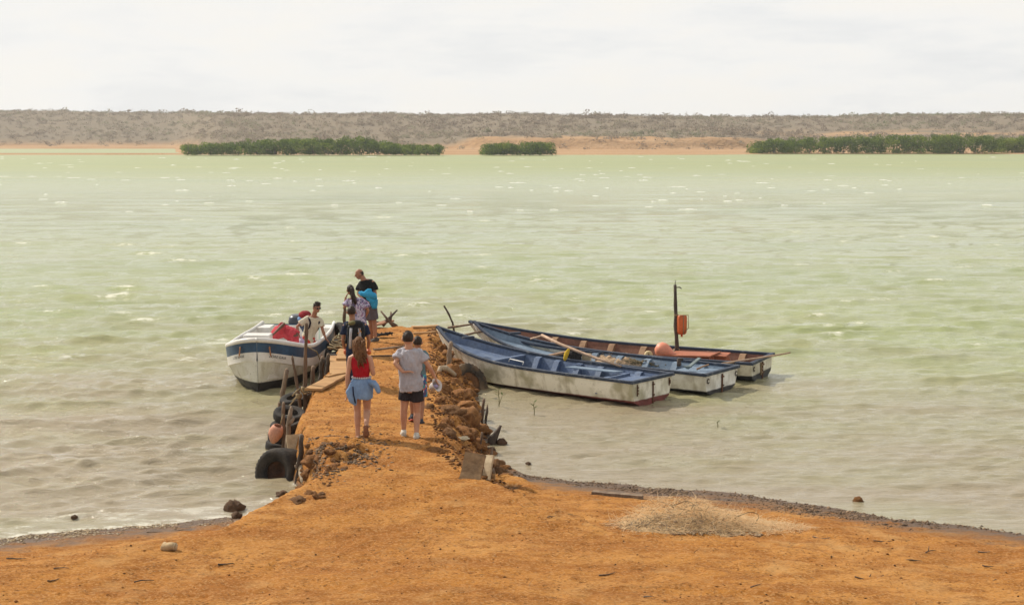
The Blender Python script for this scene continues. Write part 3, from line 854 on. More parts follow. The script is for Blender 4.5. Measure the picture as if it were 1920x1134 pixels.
def rect_sweep(mb, path, ups, w, h):
    """a rectangular rail swept along a path; ups: outward side vectors"""
    rings = []
    for p, o in zip(path, ups):
        p = Vector(p); o = Vector(o); z = Vector((0, 0, 1))
        rings.append([p + o * w / 2 - z * h / 2, p + o * w / 2 + z * h * 0.36, p + o * w * 0.3 + z * h / 2, p - o * w * 0.3 + z * h / 2, p - o * w / 2 + z * h * 0.36, p - o * w / 2 - z * h / 2])
    mb.loft(rings)


class FBoat:
    def __init__(s, name, label, P, hullm, inm, deckm, ribm, railm, ribs):
        s.x0, s.y0, s.a, s.L, s.B, s.t, s.zs, s.zb, s.pw, s.q = P
        s.root = empty(name, (s.x0, s.y0, 0), s.a, label, 'boat')
        S = np.concatenate([np.linspace(0, 0.7, 18), np.linspace(0.735, 0.96, 12), [0.98, 0.992, 1.0]])
        # outer skin
        rings = []
        for k in S:
            b, z, c, zc, zk = s.sec(k)
            x = k * s.L
            r = [(x, b, z), (x, b + (c - b) * .3 + .012 * (b > .1), z + (zc - z) * .33), (x, b + (c - b) * .64 + .008 * (b > .1), z + (zc - z) * .66), (x, c, zc), (x, c * .55, zc + (zk - zc) * .42), (x, 0.012, zk)]
            r += [(p[0], -p[1], p[2]) for p in r[::-1]]
            rings.append(r)
        mb = MB(); mb.loft(rings, cap=False, closed=False)
        mb.add(rings[0], [tuple(range(12))])
        s.hull = mb.build('hull', hullm, s.root, auto=38)
        # lining
        rings = []
        for k in S[:-3]:
            b, z, c, zc, zk = s.sec(k); x = k * s.L + (0.05 if k == 0 else 0)
            bi = max(b - .05, .012); ci = max(min(c - .05, bi), .01); zf = min(max(zc, zk) + .05, z - .03)
            rings.append([(x, bi, z - .012), (x, bi + (ci - bi) * .5 + .005, (z + zf) / 2), (x, ci, zf), (x, ci * .4, zf - .01), (x, -ci * .4, zf - .01), (x, -ci, zf), (x, -bi - (ci - bi) * .5 - .005, (z + zf) / 2), (x, -bi, z - .012)])
        mb = MB(); mb.loft(rings, cap=False, closed=False); mb.add(rings[0], [tuple(range(8))]); mb.add(rings[-1], [tuple(range(8))])
        mb.build('lining', inm, s.root, auto=38)
        # rail
        for sg in (1, -1):
            path, ups = [], []
            for k in S:
                b, z, *_ = s.sec(k); path.append((k * s.L, sg * max(b - .018, 0.018), z + .008)); ups.append((0 if k < .99 else .3, sg, 0))
            mb = MB(); rect_sweep(mb, path, ups, .085, .062)
            mb.build('gunwale', railm, s.root, auto=40)
        b, z, *_ = s.sec(0)
        mb = MB(); rect_sweep(mb, [(.0, -b - .03, z + .01), (.0, b + .03, z + .01)], [(-1, 0, 0)] * 2, .10, .066); mb.build('transom_rail', railm, s.root, auto=40)
        # stem post
        mb = MB(); b, z, *_ = s.sec(1.0)
        mb.tube([(s.L * k, 0, s.sec(k)[4] - .005) for k in (.80, .86, .91, .95, .98, .995, 1.0)], [.03] * 6 + [.035], 8); mb.build('stem', hullm, s.root)
        # ribs on both sides
        for k in ribs:
            b, z, c, zc, zk = s.sec(k); bi, ci = b - .05, c - .05; zf = max(zc, zk) + .05
            for sg in (1, -1):
                mb = MB(); x = k * s.L; w = .075
                prof = [(bi, z - .02), (bi - .10, z - .04), (ci - .13, zf + .12), (ci - .2, zf - .01), (ci + .02, zf - .01)]
                mb.loft([[(x - w, sg * y, zz) for y, zz in prof], [(x + w, sg * y, zz) for y, zz in prof]])
                mb.build('rib', ribm, s.root, smooth=False)

    def sec(s, k):
        b = (s.t + (1 - s.t) * math.sin(min(k / .45, 1) * math.pi / 2)) if k < .45 else (1 - min((k - .45) / .55, 1) ** s.q)
        b *= s.B / 2
        z = s.zs + s.zb * max(0, (k - .25) / .75) ** s.pw
        u = max(0, (k - .6) / .4)
        c = b * .85 * (1 - u ** 2.2); zc = .085 + (z - .135) * u ** 2.4
        zk = -.20 + (z + .17) * u ** 3.0
        return max(b, .006), z, max(c, .006), min(zc, z - .02 * (1 - u)), min(zk, z - .04 * (1 - u))

    def bulkhead(s, k, mt, drop=.07, cap=None):
        b, z, c, zc, zk = s.sec(k); bi, ci = b - .045, max(c - .05, .03); zf = max(zc, zk) + .08
        mb = MB(); x = k * s.L
        pr = [(-bi, z - drop), (bi, z - drop), (ci, zf), (-ci, zf)]
        mb.loft([[(x - .02, y, zz) for y, zz in pr], [(x + .02, y, zz) for y, zz in pr]]); mb.build('bulkhead', mt, s.root, smooth=False)
        mb = MB(); mb.box((x, 0, z - drop + .02), (.10, 2 * bi, .045)); mb.build('deck_beam', cap or mt, s.root, smooth=False)

    def deck(s, k0, k1, mt, drop, name='foredeck', n=9):
        mb = MB(); rings = []
        for i in range(n):
            k = k0 + (k1 - k0) * i / (n - 1); b, z, c, zc, zk = s.sec(k)
            bi = max(b - .042, .01) - (b - c) * min(drop / max(z - zc, .05), 1)
            bi = max(bi, .01)
            rings.append([(k * s.L, -bi, z - drop), (k * s.L, bi, z - drop), (k * s.L, bi, z - drop - .03), (k * s.L, -bi, z - drop - .03)])
        mb.loft(rings); return mb.build(name, mt, s.root, smooth=False)

    def strap(s, y, w=.028, z0=None, mt=None, name='rusty_strap'):
        b, z, c, zc, zk = s.sec(0); z0 = -.1 if z0 is None else z0
        mb = MB(); mb.box((-.014, y, (z - .06 + z0) / 2), (.02, w, z - .06 - z0)); 
        for zz in np.linspace(z0 + .06, z - .12, 3): mb.box((-.03, y, zz), (.03, w * 1.6, .03))
        mb.build(name, mt or RUST, s.root, smooth=False)

    def ring(s, y, dz=.14):
        b, z, *_ = s.sec(0); mb = MB()
        pts = [(-.02 - .0, y + .045 * math.cos(a), z - dz + .05 * math.sin(a)) for a in np.linspace(R(-150), R(150), 10)]
        mb.tube(pts, .011, 6); mb.build('mooring_ring', CHAR, s.root)

    def w(s, k, y, z):
        return s.root.matrix_basis @ Vector((k * s.L, y, z))


HULL_A = hull_paint('white_hull_stained', (0.84, 0.80, 0.68), (0.22, 0.06, 0.05), 0.125)
HULL_B = hull_paint('white_hull_clean', (0.84, 0.82, 0.76), (0.045, 0.04, 0.04), 0.11, grime=(0.48, 0.44, 0.36))
HULL_C = hull_paint('white_hull_dark_bottom', (0.78, 0.74, 0.62), (0.025, 0.024, 0.026), 0.16, grime=(0.40, 0.35, 0.24))

bA = FBoat('fishing_boat', 'nearest white fishing boat, plain blue inside, stained hull with a red bottom', (2.956, 29.979, 2.436, 6.205, 1.62, .917, .523, .556, 3.3, 2.69), HULL_A, BLUE_IN, BLUE_IN, BLUE_IN, NAVY, (.13, .30, .40, .50, .59))
bA.bulkhead(.66, BLUE_IN, .09, BLUE_IN); bA.deck(.67, .955, BLUE_IN, .17); bA.deck(.03, .2, BLUE_IN, .10, 'stern_deck', 5)
bA.strap(-.02, .03); bA.strap(.55, .012, .22); bA.strap(-.62, .016, .3)
mb = MB(); mb.tube([(.545 * 6.205, .70, .62), (.545 * 6.205, .66, .68), (.475 * 6.205, .70, .66), (.475 * 6.205, .74, .60)], .012, 6); mb.build('hand_rail', mat('white_metal', (0.7, 0.7, 0.68), 0.5), bA.root)
mb = MB(); mb.box((1.75, -.28, .50), (1.25, .42, .02), Matrix.Rotation(R(6), 3, 'Z') @ Matrix.Rotation(R(5), 3, 'X')); mb.build('loose_panel', PALE_BLUE, bA.root, smooth=False)
mb = MB(); mb.box((.95, .1, .33), (.05, 1.2, .3)); mb.build('stern_bulkhead', BLUE_IN, bA.root, smooth=False)
mb = MB(); mb.box((5.15, .1, .94), (.30, .10, .05), Matrix.Rotation(R(70), 3, 'Z')); mb.build('deck_cleat', NAVY, bA.root, smooth=False)

bB = FBoat('fishing_boat', 'middle of the three fishing boats, blue inside, a long bleached pole and yellow cloth aboard', (4.60, 31.25, 2.504, 6.89, 1.52, 1.0, .475, .552, 3.9, 2.8), HULL_B, PALE_BLUE, PALE_BLUE, PALE_BLUE, NAVY, (.12, .22, .33, .44, .54))
bB.bulkhead(.64, NAVY, .09, TAN_WOOD); bB.deck(.65, .955, PALE_BLUE, .16); bB.deck(.03, .17, PALE_BLUE, .09, 'stern_deck', 5)
bB.strap(-.02, .05); bB.ring(.62); bB.ring(-.66)
mb = MB(); mb.box((5.6, .05, .86), (.28, .10, .05), Matrix.Rotation(R(60), 3, 'Z')); mb.build('deck_cleat', NAVY, bB.root, smooth=False)

kC = 1.022
bC = FBoat('fishing_boat', 'farthest of the three fishing boats, red brown inside, with a mast and floats aboard', (5.685 * kC, 32.376 * kC, 2.675, 7.548 * kC, 1.75, .97, .452, .43, 3.4, 4.2), HULL_C, BROWN_IN, BROWN_IN, TAN_WOOD, NAVY, (.09, .20, .31, .42, .53, .63, .73))
bC.deck(.76, .955, BROWN_IN, .2)
bC.strap(-.02, .05); bC.strap(.1, .08, .1, mat('rust_stained_paint', (0.30, 0.21, 0.11), 0.8, 0.4, 8)); bC.ring(.66)
for k, (dr) in ((.47, .24), (.36, .26)):
    b_, z_, c_, *_ = bC.sec(k); mb = MB(); mb.box((k * bC.L, 0, z_ - dr), (.22, 2 * (b_ - .09), .035)); mb.build('thwart', TAN_WOOD, bC.root, smooth=False)


def boat_pt(bt, px, py, z):
    """local boat coordinates of a photographed point at height z"""
    p = at(px, py, z); v = Matrix.Rotation(-bt.a, 3, 'Z') @ (p - Vector((bt.x0, bt.y0, 0)))
    return Vector((v.x, v.y, z))


def world_in(bt, px, py, z):
    return at(px, py, z)


# mast with its can, floats, net, hatch box and pole aboard the farthest boat
mb_p = at(1269, 668, .35)
mb = MB(); pts, rs = crooked((0, 0, -.25), (-.06, 0.02, 1.72), .055, .038, 4, 9, .012)
mast = empty('mast_pole', mb_p, 0, 'dark upright mast pole standing in the farthest fishing boat', 'mast')
mb.tube(pts, rs, 9, rough=.06, seed=3); mb.build('pole', CHAR, mast)
mb = MB(); mb.tube([(-.06, .02, 1.70), (-.055, .02, 1.84)], [.012, .006], 6); mb.tube([(-.055, .02, 1.72), (-.04, .02, 1.66), (.05, 0, 1.665), (.09, 0, 1.63)], [.012, .012, .014, .01], 6); mb.build('lamp_bracket', CHAR, mast)
mb = MB(); mb.lathe([(.05, -.02), (.058, 0), (.05, .02)], 10, None, (-.03, .01, 1.0), closed=False); mb.build('lashing', ROPE, mast); mb = MB(); mb.lathe([(.05, -.015), (.06, 0), (.05, .015)], 10, None, (-.0, .0, .55)); mb.build('lashing', ROPE, mast)

can = empty('jerry_can', mb_p + Vector((.105, -.05, .60)), R(20), 'orange plastic jerry can tied upside down to the mast pole', 'can')
mb = MB()
rings = []
for z, k in ((-.06, .62), (-.03, .9), (.02, 1), (.32, 1), (.37, .97), (.40, .85)):
    rings.append([(math.copysign(abs(math.cos(a)) ** .55, math.cos(a)) * .115 * k, math.copysign(abs(math.sin(a)) ** .55, math.sin(a)) * .085 * k, z) for a in np.linspace(0, 2 * math.pi, 16, endpoint=False)])
mb.loft(rings); mb.build('body', ORANGE, can)
mb = MB(); mb.tube([(0, 0, -.12), (0, 0, -.05)], [.025, .03], 8); mb.build('spout', ORANGE, can)
mb = MB(); mb.tube([(-.12, -.09, .41), (.12, -.09, .41), (.13, -.09, .1), (.06, -.09, .03), (.0, -.092, -.05), (0, -.09, .42)], .009, 5); mb.build('lashing', ROPE, can)

bu = empty('net_buoy', at(1246, 668, .44), 0, 'large salmon pink net buoy lying in the farthest boat', 'buoy')
ax = Matrix.Rotation(R(122), 3, 'Y')
mb = MB(); mb.lathe([(.001, -.24), (.09, -.225), (.16, -.16), (.185, -.07), (.175, .02), (.13, .14), (.085, .25), (.06, .31), (.001, .32)], 18, ax, (0, 0, .12)); mb.build('float_body', PINK, bu)
mb = MB(); mb.tube([ax @ Vector((0, 0, .30)) + Vector((0, 0, .12)), ax @ Vector((0, 0, .40)) + Vector((0, 0, .12))], [.035, .03], 8); mb.build('eyelet', PINK, bu)
fl = empty('cork_float', at(1216, 670, .42), 0, 'small cream coloured ring float beside the pink buoy', 'float')
mb = MB(); mb.lathe([(.06 + .045 * math.cos(t), .05 * math.sin(t)) for t in np.linspace(0, 2 * math.pi, 10, endpoint=False)], 16, Matrix.Rotation(R(70), 3, 'X'), (0, 0, .06), closed=True); mb.build('ring', CREAM, fl)
bx_ = empty('hatch_box', at(1306, 676, .36), bC.a, 'flat terracotta painted hatch box in the stern of the farthest boat', 'box')
mb = MB(); mb.box((.1, 0, .0), (1.05, .72, .26)); mb.build('box', HATCH, bx_, smooth=False)
mb = MB(); mb.box((.1, 0, .15), (1.12, .80, .035), Matrix.Rotation(R(3), 3, 'Y')); mb.build('lid', HATCH, bx_, smooth=False)
bx2 = empty('wooden_crate', at(1352, 680, .30), bC.a + R(8), 'small terracotta box right behind the hatch box at the stern', 'box')
mb = MB(); mb.box((0, 0, .06), (.30, .55, .24)); mb.box((0, 0, .195), (.34, .6, .03)); mb.build('box', HATCH, bx2, smooth=False)
mb = MB(); pts, rs = crooked(at(1330, 686, .42), at(1482, 661, .60), .028, .02, 8, 8, .02); mb.tube(pts, rs, 7, rough=.1)
tag(mb.build('punting_pole', PALE_WOOD), 'crooked pole sticking out over the stern of the farthest boat', 'pole')


def strands(mb_v, mb_q, g, cen, ext, n, ln, w, zfun, curl=.5, dirb=None):
    """thin curved ribbons of twine or straw"""
    for i in range(n):
        p = np.array([cen[0] + g.normal(0, ext[0]), cen[1] + g.normal(0, ext[1]), 0]); h = zfun(p[0], p[1])
        if h is None: continue
        p[2] = h[0] + g.random() ** .8 * h[1]
        d = g.normal(size=3); d[2] = abs(d[2]) * .28
        if dirb is not None: d += dirb
        d /= np.linalg.norm(d)
        side = np.cross(d, g.normal(size=3)); side /= np.linalg.norm(side) + 1e-9
        cu = g.normal(size=3) * curl; o = len(mb_v); L_ = ln * g.uniform(.5, 1.3); K = 5
        for k in range(K):
            t = k / (K - 1); q_ = p + d * L_ * t + cu * L_ * t * t * .6 - np.array([0, 0, .35]) * L_ * t * t
            ww = w * (1 - .6 * t)
            mb_v.append(q_ - side * ww); mb_v.append(q_ + side * ww)
        for k in range(K - 1):
            a = o + 2 * k; mb_q.append((a, a + 1, a + 3, a + 2))


# net aboard the farthest boat
g = np.random.default_rng(5)
nb_c = at(1172, 672, .38)
netb = empty('fishing_net', (nb_c.x, nb_c.y, 0), bC.a, 'pale fishing net heaped amidships in the farthest boat', 'net')
mb = MB()
for (px, sx_, h_) in ((-.1, .75, .10), (.4, .45, .08), (-.55, .45, .08)):
    mb.ell((px, -.12, .27), (sx_, .40, h_ + .06), 22, 12, fn=lambda d: 1 + .25 * (mnoise.noise(d * 3.1 + Vector((px, 0, 0)))))
mesh_obj('net_pile', remeshed(mb, .03, 2, .03, (6, 6, 6), 3), NETM, netb)
mb = MB()
for i in range(26):
    c0 = Vector((g.uniform(-.95, -.25), g.uniform(-.1, .25), .36 + g.uniform(-.04, .05))); rr = g.uniform(.08, .2)
    a0 = g.uniform(0, 6.28)
    mb.tube([c0 + Vector((math.cos(a0 + t) * rr * 1.5, math.sin(a0 + t) * rr, .03 * math.sin(3 * t))) for t in np.linspace(0, 4.5, 9)], .013, 5)
mb.build('net_line', NETD, netb)
sv, sq = [], []
strands(sv, sq, g, (0, 0), (.5, .25), 900, .16, .003, lambda x, y: (.32, .10) if abs(x) < 1.05 and abs(y) < .5 else None)
np_obj('loose_twine', np.array(sv), np.array(sq), NETM, None, netb)

# pole, sack and yellow cloth in the middle boat
mb = MB(); pts = [at(1016, 628, .95), at(1050, 645, .88), at(1090, 661, .74), at(1120, 672, .66), at(1165, 687, .55)]
mb.tube(pts, [.032, .036, .034, .03, .024], 8, rough=.08); tag(mb.build('bleached_pole', PALE_WOOD), 'long bleached pole lying across the middle fishing boat', 'pole')
mb = MB(); pts, rs = crooked(at(995, 635, .80), at(1018, 629, .93), .022, .03, 5, 5, .02); mb.tube(pts, rs, 7); tag(mb.build('short_pole', PALE_WOOD), 'short pole meeting the tip of the long bleached pole', 'pole')
mb = MB(); mb.ell(at(1076, 668, .60), (.17, .14, .20), 16, 12, fn=lambda d: 1 + .3 * mnoise.noise(d * 2.3))
tag(mesh_obj('dark_sack', remeshed(mb, .02, 2, .02, (9, 9, 9), 8), DARKCLOTH), 'black cloth sack hung over the pole in the middle boat', 'sack')
mb = MB(); mb.tube([at(1066, 655, .80), at(1063, 662, .72), at(1060, 672, .6), at(1059, 675, .56)], [(.03, .02), (.05, .03), (.045, .03), (.03, .02)], 8, rnd=True, rough=.2); tag(mb.build('yellow_cloth', YELLOW), 'yellow cloth dangling beside the black sack', 'cloth')
mb = MB(); mb.box(at(1100, 672, .52), (.22, .05, .24), Matrix.Rotation(R(-30), 3, 'Z')); tag(mb.build('wooden_block', PLY, smooth=False), 'pale wooden board standing behind the black sack', 'board')
c = at(1300, 681, .55); mb = MB(); mb.box(c, (.42, .09, .03), Matrix.Rotation(R(35), 3, 'Z') @ Matrix.Rotation(R(-28), 3, 'Y')); mb.box(c + Vector((-.14, -.1, -.06)), (.14, .14, .03), Matrix.Rotation(R(35), 3, 'Z'))
tag(mb.build('paddle_blade', mat('grey_green_board', (0.16, 0.20, 0.20), 0.7), smooth=False), 'grey green board propped at the stern of the middle boat', 'board')
mb = MB(); pts, rs = crooked(at(1306, 692, .50), at(1329, 683, .60), .022, .02, 15, 5, .01); mb.tube(pts, rs, 7); tag(mb.build('oar_handle', TAN_WOOD), 'short brown handle leaning by the grey green board', 'handle')
mb = MB(); c = at(1273, 686, .50); mb.tube([c, c + Vector((0, 0, .16))], [.05, .045], 8); mb.box(c + Vector((.03, 0, .15)), (.12, .07, .05)); tag(mb.build('iron_bollard', CHAR), 'small dark iron post on the stern of the middle boat', 'post')

# ------------------------------------------------------------------ motor boat moored at the jetty
GEL = mat('white_gelcoat', (0.72, 0.70, 0.66), 0.4, 0.12, 3, (0.62, 0.59, 0.53), spec=0.4)
GEL2 = hull_paint('cream_gelcoat', (0.66, 0.64, 0.58), (0.03, 0.027, 0.025), 0.285, grime=(0.52, 0.50, 0.38))
BLUEBAND = mat('blue_band_paint', (0.030, 0.085, 0.165), 0.4, 0.3, 3, (0.022, 0.055, 0.11), spec=0.4)
mbt = empty('motor_boat', (-5.46, 36.5, 0), R(-90) + R(-1.5), 'white motor boat with a blue band, bow towards the beach, moored at the jetty', 'boat')
BL, BB = 5.25, 2.10


def msec(k):
    z = .80 + .06 * max(0, (.25 - k) / .25) ** 2 + .36 * max(0, (k - .62) / .38) ** 2.0

    def wd(lam):
        p, e = 2.1 + 1.5 * lam, 1.0 - .48 * lam
        tt = max(0, (k - .42) / .58)
        base = (.90 + .10 * math.sin(min(k / .42, 1) * math.pi / 2)) * BB / 2 * (.80 + .20 * lam)
        return max(base * max(0, 1 - tt ** p) ** e, .004)
    return z, wd


MS = np.concatenate([np.linspace(0, .5, 10), 1 - .5 * (1 - np.linspace(0, 1, 30)[1:]) ** 3])
rows_b = {'band': [], 'white': [], 'low': []}
for k in MS:
    z, wd = msec(k); x = k * BL
    xl = lambda lam: x - (.10 * (1 - lam)) * max(0, (k - .7) / .3)
    hb, hr = z - .05 - .22, z - .05 - .43
    rows_b['band'].append([(xl(1), wd(1), z - .03), (xl(.9), wd(.96), z - .15), (xl(.85), wd(.92), hb)])
    rows_b['white'].append([(xl(.85), wd(.92) + .004, hb), (xl(.75), wd(.86) + .012, hr + .08), (xl(.72), wd(.84) + .02, hr + .02), (xl(.7), wd(.80), hr)])
    rows_b['low'].append([(xl(.7), wd(.80), hr), (xl(.5), wd(.62), hr * .62), (xl(.3), wd(.42), hr * .3), (xl(.1), wd(.2), -.02), (xl(0), wd(0) * .55, -.16), (xl(0), .008, -.3)])
bandm = {'band': BLUEBAND, 'white': GEL, 'low': GEL2}
for kk, nm_ in (('band', 'blue_band'), ('white', 'spray_rail'), ('low', 'lower_hull')):
    mb = MB()
    mb.loft(rows_b[kk], cap=False, closed=False); mb.loft([[(p[0], -p[1], p[2]) for p in r] for r in rows_b[kk]], cap=False, closed=False)
    r0 = rows_b[kk][0]; n_ = len(r0)
    mb.add(r0 + [(p[0], -p[1], p[2]) for p in r0[::-1]], [tuple(range(2 * n_))])
    mb.build(nm_, bandm[kk], mbt, auto=40)
# rim all round
path = [(k * BL, msec(k)[1](1) - .03, msec(k)[0]) for k in MS] + [(k * BL, -msec(k)[1](1) + .03, msec(k)[0]) for k in MS[::-1]]
path = [p for i, p in enumerate(path) if i == 0 or (Vector(p) - Vector(path[i - 1])).length > .012]
mb = MB(); mb.tube(path, [(.055, .042)] * len(path), 10, ref=(0, 0, 1)); mb.build('rim', GEL, mbt)
# lining, floor, transom
rings = []
for k in MS[:-12]:
    z, wd = msec(k); x = k * BL; w1 = max(wd(1) - .09, .02); w0 = max(wd(.75) - .13, .015)
    x = x - .0
    rings.append([(x, w1, z), (x, w0, .26), (x, w0 * .4, .25), (x, -w0 * .4, .25), (x, -w0, .26), (x, -w1, z)])
mb = MB(); mb.loft(rings, cap=False, closed=False); mb.add(rings[-1], [tuple(range(6))]); mb.build('lining', GEL, mbt, auto=40)
mb = MB(); mb.box((.06, 0, .55), (.09, 1.86, .50)); mb.build('transom', GEL, mbt, smooth=False)
for yy, nm_ in ((.78, 'stern_locker'), (-.78, 'stern_locker')):
    mb = MB(); mb.box((.42, yy, .62), (.62, .36, .42)); mb.build(nm_, GEL, mbt, smooth=False)
mb = MB(); mb.box((1.7, 0, .58), (.34, 1.75, .06)); mb.box((1.7, 0, .42), (.26, 1.6, .3)); mb.build('thwart', GEL, mbt, smooth=False)
mb = MB(); mb.box((4.12, -.20, .77), (.42, .60, .74)); o_ = mb.build('cool_box', GEL, mbt, smooth=False)
bv = o_.modifiers.new('b', 'BEVEL'); bv.width = .03; bv.segments = 2
mb = MB(); mb.tube([(1.05, .70, .55), (1.0, .70, .86), (1.05, .60, .90), (1.35, .45, .88), (1.45, .45, .5)], .022, 7); mb.build('grab_rail', mat('mint_metal', (0.55, 0.68, 0.62), 0.5), mbt)
mb = MB(); mb.ell((3.7, -.45, .98), (.14, .12, .07), 12, 8); mb.build('green_cap', mat('green_cloth', (0.35, 0.45, 0.10), 0.9), mbt)
# outboard motor: cowl, leg, bracket
ob = MB()
rings = []
for z, sx_, sy_, ox in ((.62, .17, .13, 0), (.72, .24, .17, 0), (.86, .27, .185, -.01), (.97, .25, .175, -.03), (1.03, .20, .14, -.04)):
    rings.append([(-.28 + ox + math.copysign(abs(math.cos(a)) ** .6, math.cos(a)) * sx_, -.02 + math.copysign(abs(math.sin(a)) ** .6, math.sin(a)) * sy_ * 1.5, z) for a in np.linspace(0, 2 * math.pi, 18, endpoint=False)])
ob.loft(rings); om = ob.build('outboard_motor', mat('charcoal_cowl', (0.035, 0.042, 0.055), 0.35, 0.2, 5, spec=0.5), mbt)
mb = MB(); mb.box((-.28, -.02, .25), (.16, .12, .85)); mb.box((-.30, -.02, -.15), (.42, .08, .10)); mb.build('motor_leg', mat('dark_grey_metal', (0.05, 0.055, 0.06), 0.5), om, smooth=False)
mb = MB(); mb.box((-.06, -.02, .66), (.22, .26, .24)); mb.build('clamp', GREYM, om, smooth=False)
mb = MB(); mb.box((-.002, .06, .86), (.01, .10, .05)); mb.build('badge', mat('white_badge', (0.7, 0.7, 0.7), 0.5), om, smooth=False)
# painted name and the little figures on the bow
def hull_text(txt, k, sg, z, size):
    cu = bpy.data.curves.new('lettering', 'FONT'); cu.body = txt; cu.size = size; cu.shear = .35; cu.extrude = .001; cu.align_x = 'CENTER'
    o = bpy.data.objects.new('tmp', cu); COL.objects.link(o)
    dg = bpy.context.evaluated_depsgraph_get(); dg.update()
    me = bpy.data.meshes.new_from_object(o.evaluated_get(dg)); bpy.data.objects.remove(o)
    # bend the letters round the bow
    arc = [(kk * BL - (.10 * .15) * max(0, (kk - .7) / .3), msec(kk)[1](.90) + .016) for kk in np.linspace(.5, .9999, 600)]
    arc = [Vector(p) for p in arc]; ln = [0]
    for i in range(1, len(arc)): ln.append(ln[-1] + (arc[i] - arc[i - 1]).length)
    mid = np.interp(k, np.linspace(.5, .9999, 600), ln)
    ax_ = [p.x for p in arc]; ay_ = [p.y for p in arc]
    for v in me.vertices:
        d_ = mid + (v.co.x if sg < 0 else -v.co.x)
        X = np.interp(d_, ln, ax_); Y = np.interp(d_, ln, ay_) + .006
        kk = min(X / BL, 1)
        zz = msec(kk)[0] - .05 - .22 - .045 + v.co.y - size * .6
        v.co = Vector((X + .006, sg * Y, zz))
    o2 = mesh_obj('painted_name', me, mat('dark_lettering', (0.05, 0.05, 0.06), 0.6), mbt); return o2


hull_text('LORE GAIA', .965, 1, .5, .085)
hull_text('LORE GAIA', .955, -1, .5, .085)
for sg, kk in ((-1, .975), (1, .988)):
    z, wd = msec(kk); mb = MB(); c = Vector((kk * BL + .02, sg * (wd(.97) + .02), z - .16))
    mb.ell(c, (.03, .02, .04), 8, 6); mb.tube([c, c + Vector((0, sg * .015, -.12)), c + Vector((0, sg * .03, -.2))], [.012, .018, .008], 6); mb.build('painted_flower', mat('faded_orange_paint', (0.42, 0.20, 0.09), 0.7), mbt)
mb = MB(); mb.tube([(4.4, .95, .9), (4.2, 1.15, .75), (4.0, 1.22, .45)], .015, 6); mb.build('fender_line', ROPE, mbt)


# ------------------------------------------------------------------ jetty: posts, planks, tyres, rocks
def post(px, py, zb, px2, py2, r0, r1, mt, label, seed, name='wooden_post', bend=.03, extra=None, sink=.5, dd=0.0):
    """a stake whose foot shows at (px,py) at height zb and whose tip shows at (px2,py2) at the same distance"""
    b = at(px, py, zb); t = at_d(px2, py2, b.y + dd)
    d = (t - b).normalized()
    root = empty(name, b, 0, label, 'post')
    r0, r1 = r0 * .84, r1 * .84
    mb = MB(); pts, rs = crooked(-d * sink, t - b, r0, r1, seed, 11, bend * 1.3); mb.tube(pts, rs, 9, rough=.16, seed=seed)
    mb.build('shaft', mt, root)
    mb = MB(); e = pts[-1]; mb.lathe([(rs[-1] * 1.02, -.02), (rs[-1] * .9, .012), (rs[-1] * .4, .022 + .02 * (seed % 3)), (.001, .02)], 9, d.to_track_quat('Z', 'Y').to_matrix(), e, fn=lambda i, j: 1 + .15 * math.sin(j * 2.3 + seed)); mb.build('cut_top', POST2, root)
    if extra: extra(root, pts)
    return root


def lash(k0, rr):
    def f(root, pts):
        i = int(k0 * (len(pts) - 1)); mb = MB(); d = (pts[i + 1] - pts[i - 1]).normalized().to_track_quat('Z', 'Y').to_matrix()
        for j in range(4): mb.lathe([(rr + .012 * math.cos(t), .014 * math.sin(t)) for t in np.linspace(0, 6.28, 7)], 12, d, pts[i] + Vector((0, 0, .022 * j)), fn=lambda i_, j_: 1 + .1 * math.sin(j_ * 1.7 + j))
        mb.tube([pts[i] + Vector((-rr, -.02, 0)), pts[i] + Vector((-rr - .1, -.05, -.12)), pts[i] + Vector((-rr - .22, -.05, -.22))], .012, 6)
        mb.build('lashing', ROPE, root)
    return f


def fork(k0, dx, dz, r):
    def f(root, pts):
        i = int(k0 * (len(pts) - 1)); mb = MB(); p = pts[i]
        mb.tube([p, p + Vector((dx * .6, -.03, dz * .45)), p + Vector((dx, -.02, dz))], [r, r * .9, r * .6], 8, rough=.1); mb.build('branch_stub', POST2, root)
    return f


post(533, 757, .25, 538, 694, .062, .055, POST2, 'thick straight grey post before the bow of the motor boat', 1)
post(560, 748, .55, 549, 672, .040, .030, POST, 'thin leaning stake with rope round its foot, before the bow lettering', 2, extra=lash(.42, .05))
post(574, 738, .6, 575, 607, .052, .036, POST, 'tallest mooring post, standing against the motor boat', 3, bend=.025, extra=lash(.33, .06))
post(586, 716, .6, 587, 689, .055, .05, POST, 'short brown post right of the tallest mooring post', 4)
post(602, 712, .3, 606, 672, .085, .06, CHAR, 'dark stump post wedged behind the long jetty planks', 5)
post(613, 700, .5, 615, 664, .06, .05, CHAR, 'dark post at the corner of the square jetty board', 6)
post(531, 845, .1, 531, 757, .045, .04, POST, 'dark upright stake just right of the hanging clay pot', 7)
post(549, 850, .2, 545, 768, .055, .045, POST2, 'forked grey branch post right of the clay pot', 8, extra=fork(.86, .10, .12, .04), bend=.05)
post(561, 868, .35, 566, 816, .06, .05, CHAR, 'charred black stake with a jagged top before the pale plywood', 9, extra=fork(.45, -.06, .1, .03))
post(526, 790, .1, 524, 757, .04, .035, POST, 'short stake over the stack of tyres', 10)
post(646, 600, .7, 646, 576, .06, .05, POST, 'brown stump post left of the woman in the floral blouse', 12)
post(848, 702, .4, 846, 645, .085, .06, POST2, 'thick smooth post leaning on the bow of the nearest fishing boat', 14, bend=.06)
post(843, 622, .4, 833, 574, .04, .03, CHAR, 'thin crooked black stake beyond the end of the jetty', 15, bend=.06)
